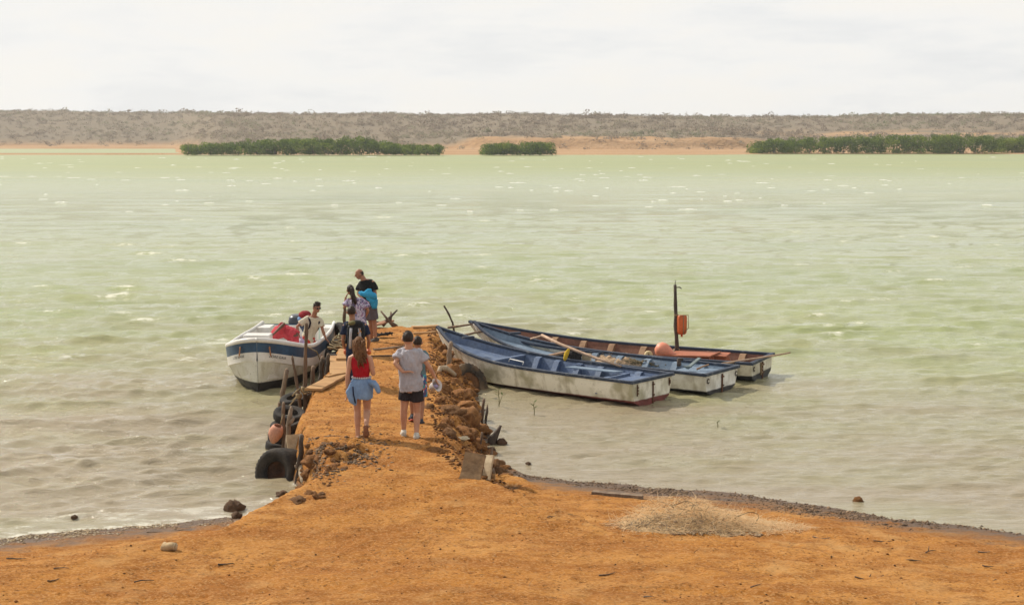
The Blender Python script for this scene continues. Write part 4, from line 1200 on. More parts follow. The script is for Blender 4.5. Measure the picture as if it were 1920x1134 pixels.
post(905, 795, .05, 907, 750, .035, .03, POST, 'upright stake in the water edge, left one of a pair', 16)
post(911, 800, .05, 914, 764, .035, .025, CHAR, 'dark stake in the water edge, right one of a pair', 17)
post(906, 850, .1, 904, 812, .035, .025, POST, 'broken brown stake behind the leaning brown board', 18, bend=.06)
post(921, 880, .1, 923, 842, .03, .025, POST2, 'thin stake behind the leaning pale plank', 19)
post(924, 903, .15, 925, 884, .05, .04, PLANK, 'stubby orange brown stake at the foot of the pale plank', 20)
mb = MB(); pts, rs = crooked(at(841, 614, .75), at(886, 607, .95), .03, .022, 25, 6, .02); mb.tube(pts, rs, 7, rough=.1); tag(mb.build('mooring_pole', POST), 'thin brown pole from the black stake to the farthest bow', 'pole')
mb = MB(); pts, rs = crooked(at(866, 629, .7), at(906, 621, .85), .03, .026, 26, 6, .015); mb.tube(pts, rs, 7, rough=.1); tag(mb.build('mooring_pole', POST2), 'pole reaching to the bow of the middle boat, the lower of two', 'pole')


def plank(a, b, w, th, mt, label, z=.76, name='plank', tilt=0.0, seed=1, parent=None):
    """a board lying between two photographed end points"""
    p0, p1 = (at(*a, z) if len(a) == 2 else Vector(a)), (at(*b, z) if len(b) == 2 else Vector(b))
    return board(p0, p1, w, th, mt, label, name, tilt, seed)


def board(p0, p1, w, th, mt, label, name='plank', tilt=0.0, seed=1, up=None):
    g = random.Random(seed)
    d = (p1 - p0); L_ = d.length; d.normalize()
    u = Vector(up) if up else Vector((0, 0, 1))
    s = d.cross(u).normalized(); u = s.cross(d)
    s, u = s * math.cos(tilt) + u * math.sin(tilt), u * math.cos(tilt) - s * math.sin(tilt)
    mb = MB(); rings = []
    N = 7
    for i in range(N):
        t = i / (N - 1); c = p0 + d * L_ * t - p0 + u * (math.sin(t * math.pi) * .01 * g.uniform(-1, 1))
        wl_, wr = w / 2 * g.uniform(.94, 1.03), w / 2 * g.uniform(.94, 1.03)
        if i in (0, N - 1): c = c + d * g.uniform(-.02, .02)
        rings.append([c - s * wl_ - u * th / 2, c + s * wr - u * th / 2, c + s * wr * .985 + u * th / 2, c - s * wl_ * .985 + u * th / 2])
    mb.loft(rings)
    o = mb.build(name, mt, None, smooth=False); o.location = p0
    return tag(o, label, 'board')


plank((588, 730), (642, 700), .34, .045, PLANK, 'long jetty plank with a ragged end, nearest along the left edge', .77, seed=2)
plank((612, 706), (648, 699), .10, .04, PLANK, 'narrow batten lying across the end of the long jetty plank', .80, seed=3)
plank((634, 701), (634, 668), .36, .04, PLANK, 'wide square jetty board between the plank and the small blocks', .76, seed=4)
plank((640, 674), (644, 656), .22, .06, PLANK, 'short raised jetty board behind the legs of the backpacker', .80, seed=5)
plank((600, 722), (616, 713), .12, .05, PLANK, 'small offcut board on the edge under the long plank', .70, seed=6)
plank((690, 612), (733, 601), .20, .04, mat('reddish_plank', (0.36, 0.17, 0.09), 0.85, 0.3, 4), 'reddish plank at the end of the jetty beside the branches', .80, seed=7)
plank((700, 655), (760, 649), .07, .03, POST2, 'grey stick lying across the jetty right of the backpacker', .75, seed=8)
plank((772, 614), (822, 612), .2, .07, PLANK, 'flat timber edging the far right end of the jetty', .74, seed=9)
plank((775, 625), (818, 622), .10, .04, PLANK, 'narrow timber lying just before the far end of the jetty', .74, seed=10)
plank((690, 668), (780, 664), .05, .03, POST, 'long thin dark pole lying across the far jetty', .74, seed=11)
b0 = at(553, 853, .20); board(b0, at_d(549, 812, b0.y + .1), .24, .02, PLY, 'pale plywood sheet standing between the posts, the wider one', 'plywood_sheet', 0.0, 21, up=(.45, -1, 0))
b0 = at(567, 866, .28); board(b0, at_d(571, 822, b0.y + .1), .11, .025, PLY, 'narrow pale upright board right of the charred stake', 'plywood_strip', 0.0, 22, up=(.2, -1, 0))
b0 = on_ground(879, 897, .3) + Vector((0, -.02, -.06)); board(b0, at_d(892, 851, b0.y + .25), .32, .03, DULLPLY, 'dull brown board leaning on the rocks at the root of the jetty', 'leaning_board', 0.0, 23, up=(-.15, -1, .3))
b0 = on_ground(911, 897, .2) + Vector((0, -.08, -.02)); board(b0, at_d(919, 851, b0.y + .16), .15, .035, PLY, 'pale plank leaning beside the dull brown board', 'leaning_plank', 0.0, 24, up=(-.75, -1, .2))
mb = MB(); pts, rs = crooked(at(577, 905, .12), at(563, 866, .35), .075, .06, 31, 7, .03); mb.tube(pts, rs, 10, rough=.06); tag(mb.build('pale_log', mat('pale_bark', (0.42, 0.34, 0.24), 0.9, 0.35, 9, (0.26, 0.2, 0.14), 0.01, 30)), 'pale log leaning against the big tyre', 'log')
c = at(1115, 922, .08); board(at(1112, 926, .10), at(1205, 934, .10), .12, .10, POST2, 'squared grey timber beam lying on the right shore', 'timber_beam', 0, 33)
# driftwood branches at the end of the jetty
dw = empty('driftwood_branch', at(728, 610, .75), 0, 'bare forked driftwood branches standing at the end of the jetty', 'branch')
o_ = dw.location
for i, seg in enumerate([[(738, 612), (728, 600), (714, 583)], [(718, 611), (730, 596), (745, 581)], [(731, 601), (733, 592), (733, 585)], [(705, 604), (716, 606), (726, 598)], [(744, 612), (735, 605), (728, 600)]]):
    mb = MB(); n_ = len(seg); pts = [at_d(px, py, o_.y + .1 * j + .15 * i) - o_ for j, (px, py) in enumerate(seg)]
    mb.tube(pts, [.045, .036, .018][:n_], 7, rough=.12, seed=i); mb.build('branch', CHAR if i % 2 else POST, dw)
# pale bent root at the right edge
rt = empty('bent_root', at(830, 718, .5), 0, 'pale bent root by the right edge of the jetty near the tyre', 'root')
mb = MB(); mb.tube([at(837, 722, .55) - rt.location, at(829, 709, .62) - rt.location, at(823, 697, .72) - rt.location, at(826, 690, .8) - rt.location, at(836, 690, .75) - rt.location, at(852, 702, .5) - rt.location], [.035, .045, .05, .055, .06, .05], 8, rough=.08); mb.build('root', mat('pale_root', (0.48, 0.37, 0.25), 0.9, 0.3, 7), rt)


ROCK_FILL = mat('packed_earth', (0.22, 0.10, 0.04), 0.95, 0.4, 8, (0.12, 0.06, 0.03), 0.03, 20)


def tyre(loc, axis, Ro, width, label, seed, lugs=28, name='tyre', hub=.56, rim=None, mt=None):
    mt = mt or RUBBER
    root = empty(name, loc, 0, label, 'tyre')
    q = Vector(axis).normalized().to_track_quat('Z', 'Y').to_matrix()
    w = width / 2; Ri = Ro * hub
    prof = [(Ri, -w * .62), (Ri * 1.12, -w * .86), (Ro * .80, -w * 1.0), (Ro * .93, -w * .95), (Ro * .985, -w * .80), (Ro, -w * .45), (Ro * 1.005, 0), (Ro, w * .45), (Ro * .985, w * .80), (Ro * .93, w * .95), (Ro * .80, w), (Ri * 1.12, w * .86), (Ri, w * .62), (Ri * .99, 0)]
    n = lugs * 2
    mb = MB(); mb.lathe(prof, n, q, (0, 0, 0), closed=True, fn=lambda i, j: (1.03 if (j + (i // 2)) % 2 else .985) if 3 <= i <= 9 else 1)
    mb.build('tread', mt, root)
    mb = MB()
    for s_ in (-1, 1): mb.lathe([(Ri * 1.02 + .014 * math.cos(t), s_ * w * .66 + .016 * math.sin(t)) for t in np.linspace(0, 6.28, 7)], 28, q)
    mb.build('bead', mt, root)
    if rim:
        mb = MB(); mb.lathe([(.001, w * .1), (Ri * .35, w * .12), (Ri * .4, w * .3), (Ri * .8, w * .35), (Ri * 1.03, w * .62), (Ri * 1.03, -w * .5), (.001, -w * .5)], 28, q); mb.build('wheel_rim', rim, root)
    return root


tyre(at(527, 893, .02) + Vector((.0, .18, .02)), (-.55, -1, .25), .40, .55, 'big black tyre half sunk by the left shore beside the jetty', 1, 34, hub=.5, rim=mat('rusty_rim', (0.05, 0.028, 0.018), 0.9, 0.5, 8, (0.09, 0.04, 0.02)))
for i in range(3):
    tyre(at(531, 838, .03) + Vector((.03 * i - .02, .10 * i, .02 + .165 * i)), (.10 - .1 * i, -.06 * i, 1), .29, .165, ['lowest tyre of the stack below the clay pot', 'second tyre from the bottom of the stack behind the clay pot', 'third tyre from the bottom of the stack behind the clay pot'][i], 3 + i, 24)
tyre(at(531, 838, .03) + Vector((.06, .42, .50)), (.15, -.25, 1), .29, .16, 'topmost tyre of the stack behind the clay pot', 7, 24)
tyre(at(553, 750, .44), (-.15, -.2, 1), .29, .17, 'tyre tied at the foot of the thin leaning stake', 8, 24)
tyre(at(577, 737, .50), (.1, -.15, 1), .26, .16, 'tyre lying at the foot of the tallest mooring post', 9, 24)
tyre(at(622, 688, .45), (-.7, -.6, .4), .30, .19, 'tyre wedged between the motor boat and the square jetty board', 10, 22)
tyre(at(631, 655, .50), (-.3, -.5, .9), .33, .2, 'tyre on the jetty edge beside the stern of the motor boat', 11, 22)
tyre(at(634, 631, .55), (-.8, -.5, .3), .36, .2, 'upright tyre at the far left edge of the jetty behind the boat', 12, 22)
tyre(at(882, 722, .12) + Vector((-.05, .15, .0)), (.62, -.62, .45), .46, .30, 'large lugged tyre half buried under the nearest fishing bow', 13, 26, mt=mat('dusty_tyre_rubber', (0.055, 0.043, 0.032), 0.9, 0.4, 5, (0.17, 0.11, 0.06), 0.006, 40, thr=(.4, .6)), rim=ROCK_FILL)

# broken clay coloured pot hung from the stakes
pot = empty('clay_pot', at_d(517, 812, at(531, 845, .1).y - .08), 0, 'broken salmon pink pot float hanging over the left side of the jetty', 'pot')
q = Vector((.35, -.2, 1)).to_track_quat('Z', 'Y').to_matrix()
mb = MB(); mb.lathe([(.001, -.20), (.035, -.19), (.085, -.12), (.122, -.03), (.125, .05), (.10, .12), (.075, .155), (.065, .15), (.09, .11), (.112, .05), (.11, -.03), (.07, -.12), (.001, -.17)], 20, q, fn=lambda i, j: 1 + .03 * math.sin(j * 1.1)); mb.build('shell', mat('salmon_clay', (0.60, 0.27, 0.17), 0.7, 0.35, 6, (0.48, 0.25, 0.17)), pot)
mb = MB(); mb.tube([q @ Vector((.06, 0, .14)), q @ Vector((.05, 0, .24)), (.13, .04, .34)], .01, 6); mb.build('cord', ROPE, pot)

# mooring rope over the tyres
mb = MB(); mb.tube([at(548, 742, .7), at(556, 733, .78), at(562, 728, .86), at(570, 738, .72), at(583, 735, .62)], .016, 7); tag(mb.build('mooring_rope', ROPE), 'tan rope wound between the two mooring stakes', 'rope')
rc = empty('rope_coil', at(634, 643, .8), 0, 'coils of tan rope on the jetty edge left of the backpacker', 'rope')
for i in range(5):
    sv = MB(); c0 = at(628 + 3 * i, 652 - 5 * i, .8) - rc.location; sv.tube([c0 + Vector((math.cos(t) * .16, math.sin(t) * .12, .03 * math.sin(2 * t + i))) for t in np.linspace(0, 5.5, 12)], .018, 6)
    sv.build('loop', ROPE, rc)
# dark sandals and cloth at the end of the jetty
sd = empty('sandal_heap', at(718, 631, .75), 0, 'dark sandals left in a heap right of the man in black', 'sandals')
for i in range(4):
    mb = MB(); mb.ell((-.16 + .1 * i, .05 * (i % 2), .03 + .015 * i), (.13, .055, .03), 12, 8, Matrix.Rotation(R(20 * i - 30), 3, 'Z')); mb.tube([(-.2 + .1 * i, -.03, .03), (-.13 + .1 * i, 0, .085 + .01 * i), (-.08 + .1 * i, .06, .03)], .015, 6); mb.build('sandal', DARKCLOTH, sd)

# ---- rocks: a few shared shapes, each stone its own piece of the jetty or beach
ROCKM = [mat('orange_dusted_rock', (0.36, 0.165, 0.052), 0.95, 0.45, 5, (0.23, 0.095, 0.03), 0.03, 16, thr=(.4, .6)),
         mat('ochre_rock', (0.34, 0.155, 0.05), 0.95, 0.45, 5, (0.20, 0.088, 0.03), 0.03, 16),
         mat('grey_brown_rock', (0.28, 0.145, 0.058), 0.95, 0.5, 5, (0.17, 0.08, 0.034), 0.03, 16),
         mat('dark_wet_rock', (0.12, 0.075, 0.045), 0.85, 0.5, 6, (0.19, 0.10, 0.05), 0.03, 18)]
import bmesh
ROCKS = []
for i in range(10):
    bm = bmesh.new(); bmesh.ops.create_icosphere(bm, subdivisions=3, radius=1)
    for v in bm.verts:
        n0 = v.co.normalized()
        k = 1 + .42 * mnoise.noise(n0 * 1.3 + Vector((i * 7, 0, 0))) + .34 * mnoise.noise(n0 * 2.8 + Vector((0, i * 5, 0))) + .22 * mnoise.noise(n0 * 6 + Vector((0, i, 3)))
        # flat fracture faces
        for j in range(4):
            a = Vector((math.sin(i * 3 + j * 2.1), math.cos(i * 1.7 + j * 1.3), math.sin(j * 1.9 + i))).normalized()
            lim = .80; dd = n0.dot(a) * k
            if dd > lim: k *= lim / dd * .5 + .5
        v.co = n0 * k
    me_l = []
    for mm in range(4):
        me = bpy.data.meshes.new('rock'); bm.to_mesh(me); me.materials.append(ROCKM[mm]); me.polygons.foreach_set('use_smooth', [True] * len(me.polygons)); me_l.append(me)
    bm.free(); ROCKS.append(me_l)


def rock(loc, r, m=0, parent=None, flat=.7, g=random, name='rock'):
    o = bpy.data.objects.new(name, ROCKS[g.randrange(10)][m]); COL.objects.link(o)
    o.location = loc; o.scale = (r * g.uniform(.8, 1.3), r * g.uniform(.8, 1.2), r * flat * g.uniform(.8, 1.15)); o.rotation_euler = (g.uniform(-.4, .4), g.uniform(-.4, .4), g.uniform(0, 6.28))
    if parent is not None: o.parent = parent
    return o


g = random.Random(9)
for i in range(215):
    y = 21.0 + 15.3 * g.random() ** 1.15
    xr = float(np.interp(y, JY, JR)); t = g.random() ** .8
    x = xr - .22 + t * 1.15 + g.gauss(0, .08)
    r = g.choice((.04, .05, .06, .07, .09, .13)) * (1.15 if t > .4 else .9)
    if y < 22.0 and x > -.25: continue
    z = gz(x, y)
    if z < -.08: continue
    rock((x, y, z - r * .12), r, g.choice((0, 0, 0, 0, 1, 1, 1, 2)), beach, g=g)
for (px, py, z, r, m) in ((850, 790, .5, .20, 2), (878, 783, .42, .30, 1), (868, 757, .45, .24, 0), (862, 738, .5, .2, 0), (872, 815, .45, .22, 1), (893, 838, .2, .2, 0), (838, 800, .6, .13, 0), (845, 835, .5, .14, 2), (880, 858, .3, .17, 0), (930, 875, .05, .16, 2), (938, 888, .02, .13, 2), (900, 800, .2, .2, 1), (842, 770, .6, .14, 1), (825, 760, .65, .11, 0), (835, 730, .62, .15, 1), (850, 690, .6, .18, 0), (838, 665, .65, .2, 1), (855, 672, .5, .2, 0), (830, 645, .7, .16, 1), (845, 650, .6, .16, 0)):
    p = at(px, py, z); rock((p.x, p.y, max(gz(p.x, p.y), z - .2) + r * .25), r, m, beach, g=g)
p = on_ground(864, 828, .5)
ps = tag(rock((p.x, p.y, p.z + .05), .12, 2, None, .4, g, 'pale_stone'), 'smooth pale flat stone among the orange rocks', 'stone')
ps.data = ROCKS[2][0].copy(); ps.data.materials.clear(); ps.data.materials.append(mat('pale_stone', (0.56, 0.45, 0.29), 0.8, 0.2, 5))
# clods and matted debris on the left bank
for i in range(70):
    px, py = g.uniform(560, 668), g.uniform(835, 935)
    if px < 560 + (py - 835) * -.3 or px > 600 + (935 - py) * .9: continue
    p = on_ground(px, py, .3)
    if p.z < -.02: continue
    r = g.choice((.035, .05, .06, .08)); rock((p.x, p.y, p.z - r * .15), r, g.choice((0, 0, 0, 1, 1, 2)), beach, .6, g)
for (px, py, r) in ((645, 838, .15), (612, 855, .17), (590, 862, .15), (622, 880, .14), (560, 935, .12), (585, 925, .12), (655, 850, .12), (578, 880, .12)):
    p = on_ground(px, py, .4); rock((p.x, p.y, max(p.z, 0) - r * .28), r, (0 if px > 615 else 1) if px > 570 else 2, beach, .7, g)
for (px, py, r, lab) in ((441, 958, .16, 'dark wet rock at the left water edge, the larger of two'), (444, 972, .09, 'small dark rock just on the sand below the larger wet rock'), (529, 932, .12, 'dark lump in the shallows below the big tyre'), (139, 972, .05, 'small dark stone alone in the left shallows'), (940, 832, .10, 'flat dark rock in the calm water right of the jetty'), (922, 846, .09, 'small dark rock between the broken stake and the flat rock'), (991, 871, .055, 'round black stone in the shallows right of the jetty'), (1608, 939, .07, 'brown rock alone in the shallows of the right shore'), (318, 1030, 0, '')):
    if not r: continue
    p = at(px, py, 0.0); o = rock((p.x, p.y, max(gz(p.x, p.y), 0) + r * .25), r, 3 if px < 1500 else 1, None, .8, g, 'shore_rock'); tag(o, lab, 'rock')
p = on_ground(318, 1030, .3)
lg = empty('cut_log', p, R(-8), 'short pale cut log lying alone on the left sand', 'log')
mb = MB(); pts, rs = crooked((-.09, 0, .05), (.09, -.03, .05), .055, .05, 3, 5, .01); mb.tube(pts, rs, 12, rough=.04); mb.build('bark', mat('pale_bark_log', (0.50, 0.36, 0.20), 0.9, 0.3, 9), lg)
mb = MB(); mb.lathe([(.001, .0), (.047, .0), (.047, -.01)], 12, Vector((.18, -.03, 0)).to_track_quat('Z', 'Y').to_matrix(), (.096, -.031, .05)); mb.build('cut_end', PLY, lg)
# stump in the water
st = empty('sunken_stump', at(925, 832, 0), 0, 'gnarled black stump poking up slantwise from the calm water', 'stump')
mb = MB(); mb.tube([(-.03, 0, -.1), (-.02, 0, .08), (.03, 0, .16), (.10, .02, .26), (.14, .02, .34)], [.10, .09, .06, .035, .02], 8, rough=.2); mb.build('stump', CHAR, st)

# mangrove seedlings in the shallows
SEED = leaf_material('seedling_leaf', (0.08, 0.11, 0.03), (0.13, 0.15, 0.04), (0.17, 0.17, 0.05), .2)
for k, (px, py, h, lab) in enumerate(((935, 762, .36, 'tallest mangrove seedling, in the water before the nearest bow'), (1001, 777, .24, 'mangrove seedling standing right of the tallest one'), (1345, 800, .11, 'tiny mangrove seedling alone in open water'))):
    rt = empty('mangrove_seedling', at(px, py, 0), 0, lab, 'seedling')
    mb = MB(); mb.tube([(0, 0, -.3), (.01, 0, h * .4), (-.005, 0, h * .75), (.0, 0, h)], [.009, .008, .007, .005], 6)
    if k == 0: mb.tube([(0, 0, .02), (.05, 0, .16), (.075, 0, .24)], [.006, .006, .005], 6)
    mb.build('stem', mat('seedling_stem', (0.16, 0.14, 0.05), 0.8), rt)
    g2 = random.Random(k)
    for j in range(7 if k < 2 else 4):
        z = h * (1 - .11 * j * .8); a = g2.uniform(0, 6.28); sz = .055 * (1 if k < 2 else .6); up = g2.uniform(.1, .8)
        c0 = Vector((0, 0, z)) if not (k == 0 and j > 4) else Vector((.075, 0, .24))
        d = Vector((math.cos(a), math.sin(a), up)).normalized(); s = d.cross(Vector((0, 0, 1))).normalized()
        mb = MB(); mb.add([c0, c0 + d * sz + s * sz * .4, c0 + d * sz * 2, c0 + d * sz - s * sz * .4, c0 + d * sz - Vector((0, 0, .01))], [(0, 1, 4), (1, 2, 4), (2, 3, 4), (3, 0, 4)]); mb.build('leaf', SEED, rt)

# ------------------------------------------------------------------ net heap on the right shore
g = np.random.default_rng(8)
hc = on_ground(1330, 985, .2)
nh = empty('net_heap', (hc.x, hc.y, 0), 0, 'fluffy heap of pale tangled net and straw on the right shore', 'net')


def heap_h(x, y):
    """height of the heap over the sand in heap coordinates"""
    a = .36 * math.exp(-((x + .05) / .62) ** 2 - ((y - .02) / .42) ** 2) + .28 * math.exp(-((x + .75) / .42) ** 2 - ((y + .0) / .38) ** 2) + .06 * math.exp(-((x - .9) / .5) ** 2 - ((y - .05) / .28) ** 2) + .0 * math.exp(-((x - 2.0) / .8) ** 2 - ((y - .1) / .22) ** 2)
    return a * (.8 + .5 * mnoise.noise(Vector((x * 3, y * 3, 1))))


ux = np.linspace(-1.5, 2.9, 110); uy = np.linspace(-.8, .9, 46); HX, HY = np.meshgrid(ux, uy)
HZ = np.vectorize(heap_h)(HX, HY) * .42 + ground_z(HX + hc.x, HY + hc.y) - .025
grid_obj('net_pile', HX, HY, HZ, mat('net_pile_straw', (0.56, 0.41, 0.23), 0.95, 0.3, 9, (0.46, 0.30, 0.15), 0.03, 45), None, nh)


def hz(x, y):
    h = heap_h(x, y)
    if h < .015: return None
    return (gz(x + hc.x, y + hc.y), h * 1.08)


sv, sq = [], []
strands(sv, sq, g, (-.1, .03), (.66, .28), 6500, .15, .0024, hz, .8)
strands(sv, sq, g, (1.3, .08), (.7, .16), 1500, .10, .0022, hz, .8)
tag(np_obj('pale_strand', np.array(sv), np.array(sq), leaf_material('pale_straw', (0.78, 0.60, 0.37), (0.78, 0.60, 0.37), (0.78, 0.60, 0.37), .5), None, nh), kind='stuff')
sv, sq = [], []
strands(sv, sq, g, (-.45, -.22), (.55, .16), 900, .11, .004, hz, .7)
tag(np_obj('grey_strand', np.array(sv), np.array(sq), mat('grey_twig', (0.26, 0.20, 0.14), 0.95, 0.4, 5), None, nh), kind='stuff')
mb = MB()
for (x, y, s) in ((-.4, -.2, .7), (.5, -.1, .8)):
    z = gz(x + hc.x, y + hc.y) + heap_h(x, y) * .8
    mb.tube([(x + .2 * s * math.cos(t) * (1 + .2 * math.sin(3 * t)), y + .08 * math.sin(2 * t), z + .06 + .10 * s * math.sin(t)) for t in np.linspace(-.3, 3.4, 10)], .0045, 5)
mb.build('loose_cord', NETD, nh)
mb = MB(); g2 = random.Random(3)
for i in range(46):
    x, y = g2.uniform(-.6, .75), g2.uniform(-.58, -.38); z = gz(x + hc.x, y + hc.y) + .012; a = g2.uniform(0, 3)
    mb.box((x, y, z), (g2.uniform(.03, .10), g2.uniform(.015, .04), .012), Matrix.Rotation(a, 3, 'Z') @ Matrix.Rotation(g2.uniform(-.5, .5), 3, 'X'))
mb.build('litter_fringe', mat('leaf_litter', (0.22, 0.13, 0.07), 0.9, 0.6, 9, (0.42, 0.32, 0.2)), nh, smooth=False)['kind'] = 'stuff'


# ------------------------------------------------------------------ small loose stuff of the shore
def lumps(name, pts, sizes, mt, label, cat, seed, flat=.6, parent=None):
    g = np.random.default_rng(seed); N = len(pts)
    base = np.array([(1, 0, 0), (0, 1, 0), (-1, 0, 0), (0, -1, 0), (0, 0, 1), (0, 0, -1)], float)
    f = np.array([(0, 1, 4), (1, 2, 4), (2, 3, 4), (3, 0, 4), (1, 0, 5), (2, 1, 5), (3, 2, 5), (0, 3, 5)])
    v = base[None] * g.uniform(.55, 1.25, (N, 6, 1)); a = g.uniform(0, 6.28, N); ca, sa = np.cos(a)[:, None], np.sin(a)[:, None]
    st_ = g.uniform(.7, 1.9, N)[:, None]
    vx = v[:, :, 0] * st_ * ca - v[:, :, 1] * sa; vy = v[:, :, 0] * st_ * sa + v[:, :, 1] * ca
    v = np.stack([vx, vy, v[:, :, 2] * flat], 2) * sizes[:, None, None] + pts[:, None, :]
    q = (f[None] + (np.arange(N) * 6)[:, None, None]).reshape(-1, 3)
    o = np_obj(name, v.reshape(-1, 3), q, mt, dict(tone=np.repeat(g.random(N), 6)), parent, smooth=False)
    return tag(o, label, cat, kind='stuff')


g = np.random.default_rng(44)
PEB = leaf_material('shore_pebble', (0.065, 0.046, 0.033), (0.16, 0.105, 0.065), (0.30, 0.20, 0.12), 0)
N = 14000; x = g.uniform(-.1, 8.5, N); u = g.beta(1.6, 2.2, N); wdt = np.interp(x, [-.2, .5, 2, 4, 5.6, 6.3, 8.5], [.5, .6, .8, 1.6, 1.5, .45, .3])
y = np.interp(x, SHX, SHY) + .22 - u * wdt + g.normal(0, .06, N); z = ground_z(x, y); s = (.004 + .016 * g.random(N) ** 2) * np.where(g.random(N) < .06, 2.0, 1)
k = (z > -.035) & (g.random(N) < .18 + 1.1 * sstep(.46, .66, fbm(x * 1.6, y * 3.0, 81, 3))); lumps('pebble_strip', np.stack([x, y, z + s * .2], 1)[k], s[k], PEB, 'dark pebbles and weed strewn along the right water edge', 'pebbles', 1)
LIT = leaf_material('shore_litter', (0.10, 0.065, 0.035), (0.36, 0.25, 0.13), (0.62, 0.54, 0.40), 0)
N = 9000; x = g.uniform(-9.5, -2.9, N); u = g.beta(1.5, 2.5, N)
y = np.interp(x, SHX, SHY) - .02 - u * .75 + g.normal(0, .05, N); z = ground_z(x, y); s = .005 + .02 * g.random(N) ** 2
k = (z > -.03) & (g.random(N) < .1 + 1.1 * sstep(.48, .68, fbm(x * 1.8, y * 3.5, 82, 3))); lumps('drift_litter', np.stack([x, y, z + .004], 1)[k], s[k], LIT, 'dry leaves and straw washed up along the left water edge', 'litter', 2, .25)
N = 4200; x = g.normal(-2.82, .34, N); y = g.normal(22.0, .55, N); z = ground_z(x, y); s = g.uniform(.010, .035, N)
k = (z > .0) & (z < .9) & (g.random(N) < sstep(.4, .6, fbm(x * 3, y * 3, 83, 3))); lumps('bank_litter', np.stack([x, y, z + .004], 1)[k], s[k], PEB, 'matted dark debris on the bank behind the big tyre', 'litter', 3, .4)
CLOD = leaf_material('sand_clod', (0.06, 0.026, 0.010), (0.16, 0.066, 0.018), (0.34, 0.155, 0.045), 0)
N = 9000; y = g.uniform(13.5, 24, N); x = g.uniform(-.43, .43, N) * y; k = g.random(N) < .12 + 1.2 * sstep(.5, .72, fbm(x * .9, y * .9, 66)); x, y = x[k], y[k]; N = len(x); z = ground_z(x, y); s = .004 + .013 * g.random(N) ** 4 + np.where(g.random(N) < .06, .012, 0)
k = (z > .12); lumps('sand_clods', np.stack([x, y, z + s * .3], 1)[k], s[k], CLOD, 'small orange clods scattered over the sand', 'clods', 4)
N = 3600; y = g.uniform(22, 36.5, N); x = np.interp(y, JY, JL) + .1 + g.random(N) * 2.4; z = ground_z(x, y); s = .004 + .016 * g.random(N) ** 4
lumps('jetty_clods', np.stack([x, y, z + s * .3], 1), s, CLOD, 'small clods scattered over the top of the jetty', 'clods', 5)
N = 2600; y = g.uniform(21, 36.5, N); x = np.interp(y, JY, JR) - .2 + g.random(N) * 1.1; z = ground_z(x, y); s = g.uniform(.012, .04, N)
k = z > -.02; lumps('jetty_rubble', np.stack([x, y, z + s * .3], 1)[k], s[k], CLOD, 'orange rubble between the rocks on the right side of the jetty', 'rubble', 6)
STRAW = leaf_material('straw_bits', (0.20, 0.12, 0.06), (0.50, 0.36, 0.2), (0.7, 0.6, 0.45), 0)
sv, sq = [], []
strands(sv, sq, g, (0, 18.5), (5, 2.3), 420, .08, .004, lambda x, y: (gz(x, y) + .004, .003) if gz(x, y) > .12 else None, .25)
np_obj_s = np_obj('straw_bits', np.array(sv), np.array(sq), mat('straw', (0.34, 0.22, 0.11), 0.9, 0.6, 3)); tag(np_obj_s, 'bits of straw scattered over the sand', 'straw', kind='stuff')

# sticks one can pick out
g = random.Random(6)
for (px, py, ln, ang, dark, lab) in ((1630, 1081, .36, 3, 1, 'thin forked stick on the sand, lower right'), (1838, 1089, .42, 4, 1, 'longest dark stick on the sand at the far right'), (1418, 1099, .16, 22, 1, 'short slanting dark stick below the net heap'), (1655, 1015, .24, -2, 1, 'flat dark stick right of the net heap'), (1540, 1008, .22, -8, 0, 'pale stick right of the net heap'), (1745, 1036, .20, 18, 1, 'small forked stick right of the flat dark stick'), (1138, 1077, .20, 10, 1, 'curved dark stick in the middle foreground'), (1033, 970, .10, 6, 1, 'short dark stick in the middle of the sand'), (30, 1048, .26, -2, 1, 'dark stick at the left edge of the sand'), (115, 1067, .19, 0, 1, 'dark stick on the left sand, right of the one at the edge'), (423, 1058, .18, 5, 1, 'stick on the sand below the short cut log'), (270, 1091, .22, 4, 1, 'stick low on the left sand'), (310, 996, .5, 4, 0, 'long grey stick in the litter of the left shore'), (100, 1088, .12, 15, 1, 'short dark stick low at the left'), (1713, 1052, .2, -6, 1, 'thin twig between the two long sticks on the right'), (1845, 1035, .16, 0, 0, 'small pale stick near the right shore'), (1852, 1062, .12, -10, 1, 'short dark stick above the longest stick'), (1215, 1120, .1, 0, 0, 'pale splinter at the bottom edge of the photo')):
    p = on_ground(px, py, .4); a = R(ang) + .0; d = Vector((math.cos(a), math.sin(a) * 3.2, 0)); d = d.normalized() * ln / 2
    d.x = math.copysign(ln / 2 * math.cos(a), d.x)
    root = empty('stick', p, 0, lab, 'stick')
    mb = MB(); pts, rs = crooked(-d + Vector((0, 0, .012)), d + Vector((0, 0, .016)), .009, .004, int(px), 8, .11); mb.tube(pts, rs, 6, rough=.15); mb.build('twig', (CHAR, POST, POST)[int(px) % 3] if dark else POST2, root)
    if 'forked' in lab:
        mb = MB(); mb.tube([pts[3], pts[3] + d * .3 + Vector((0, .05, .05))], [.007, .004], 5); mb.build('side_twig', CHAR, root)


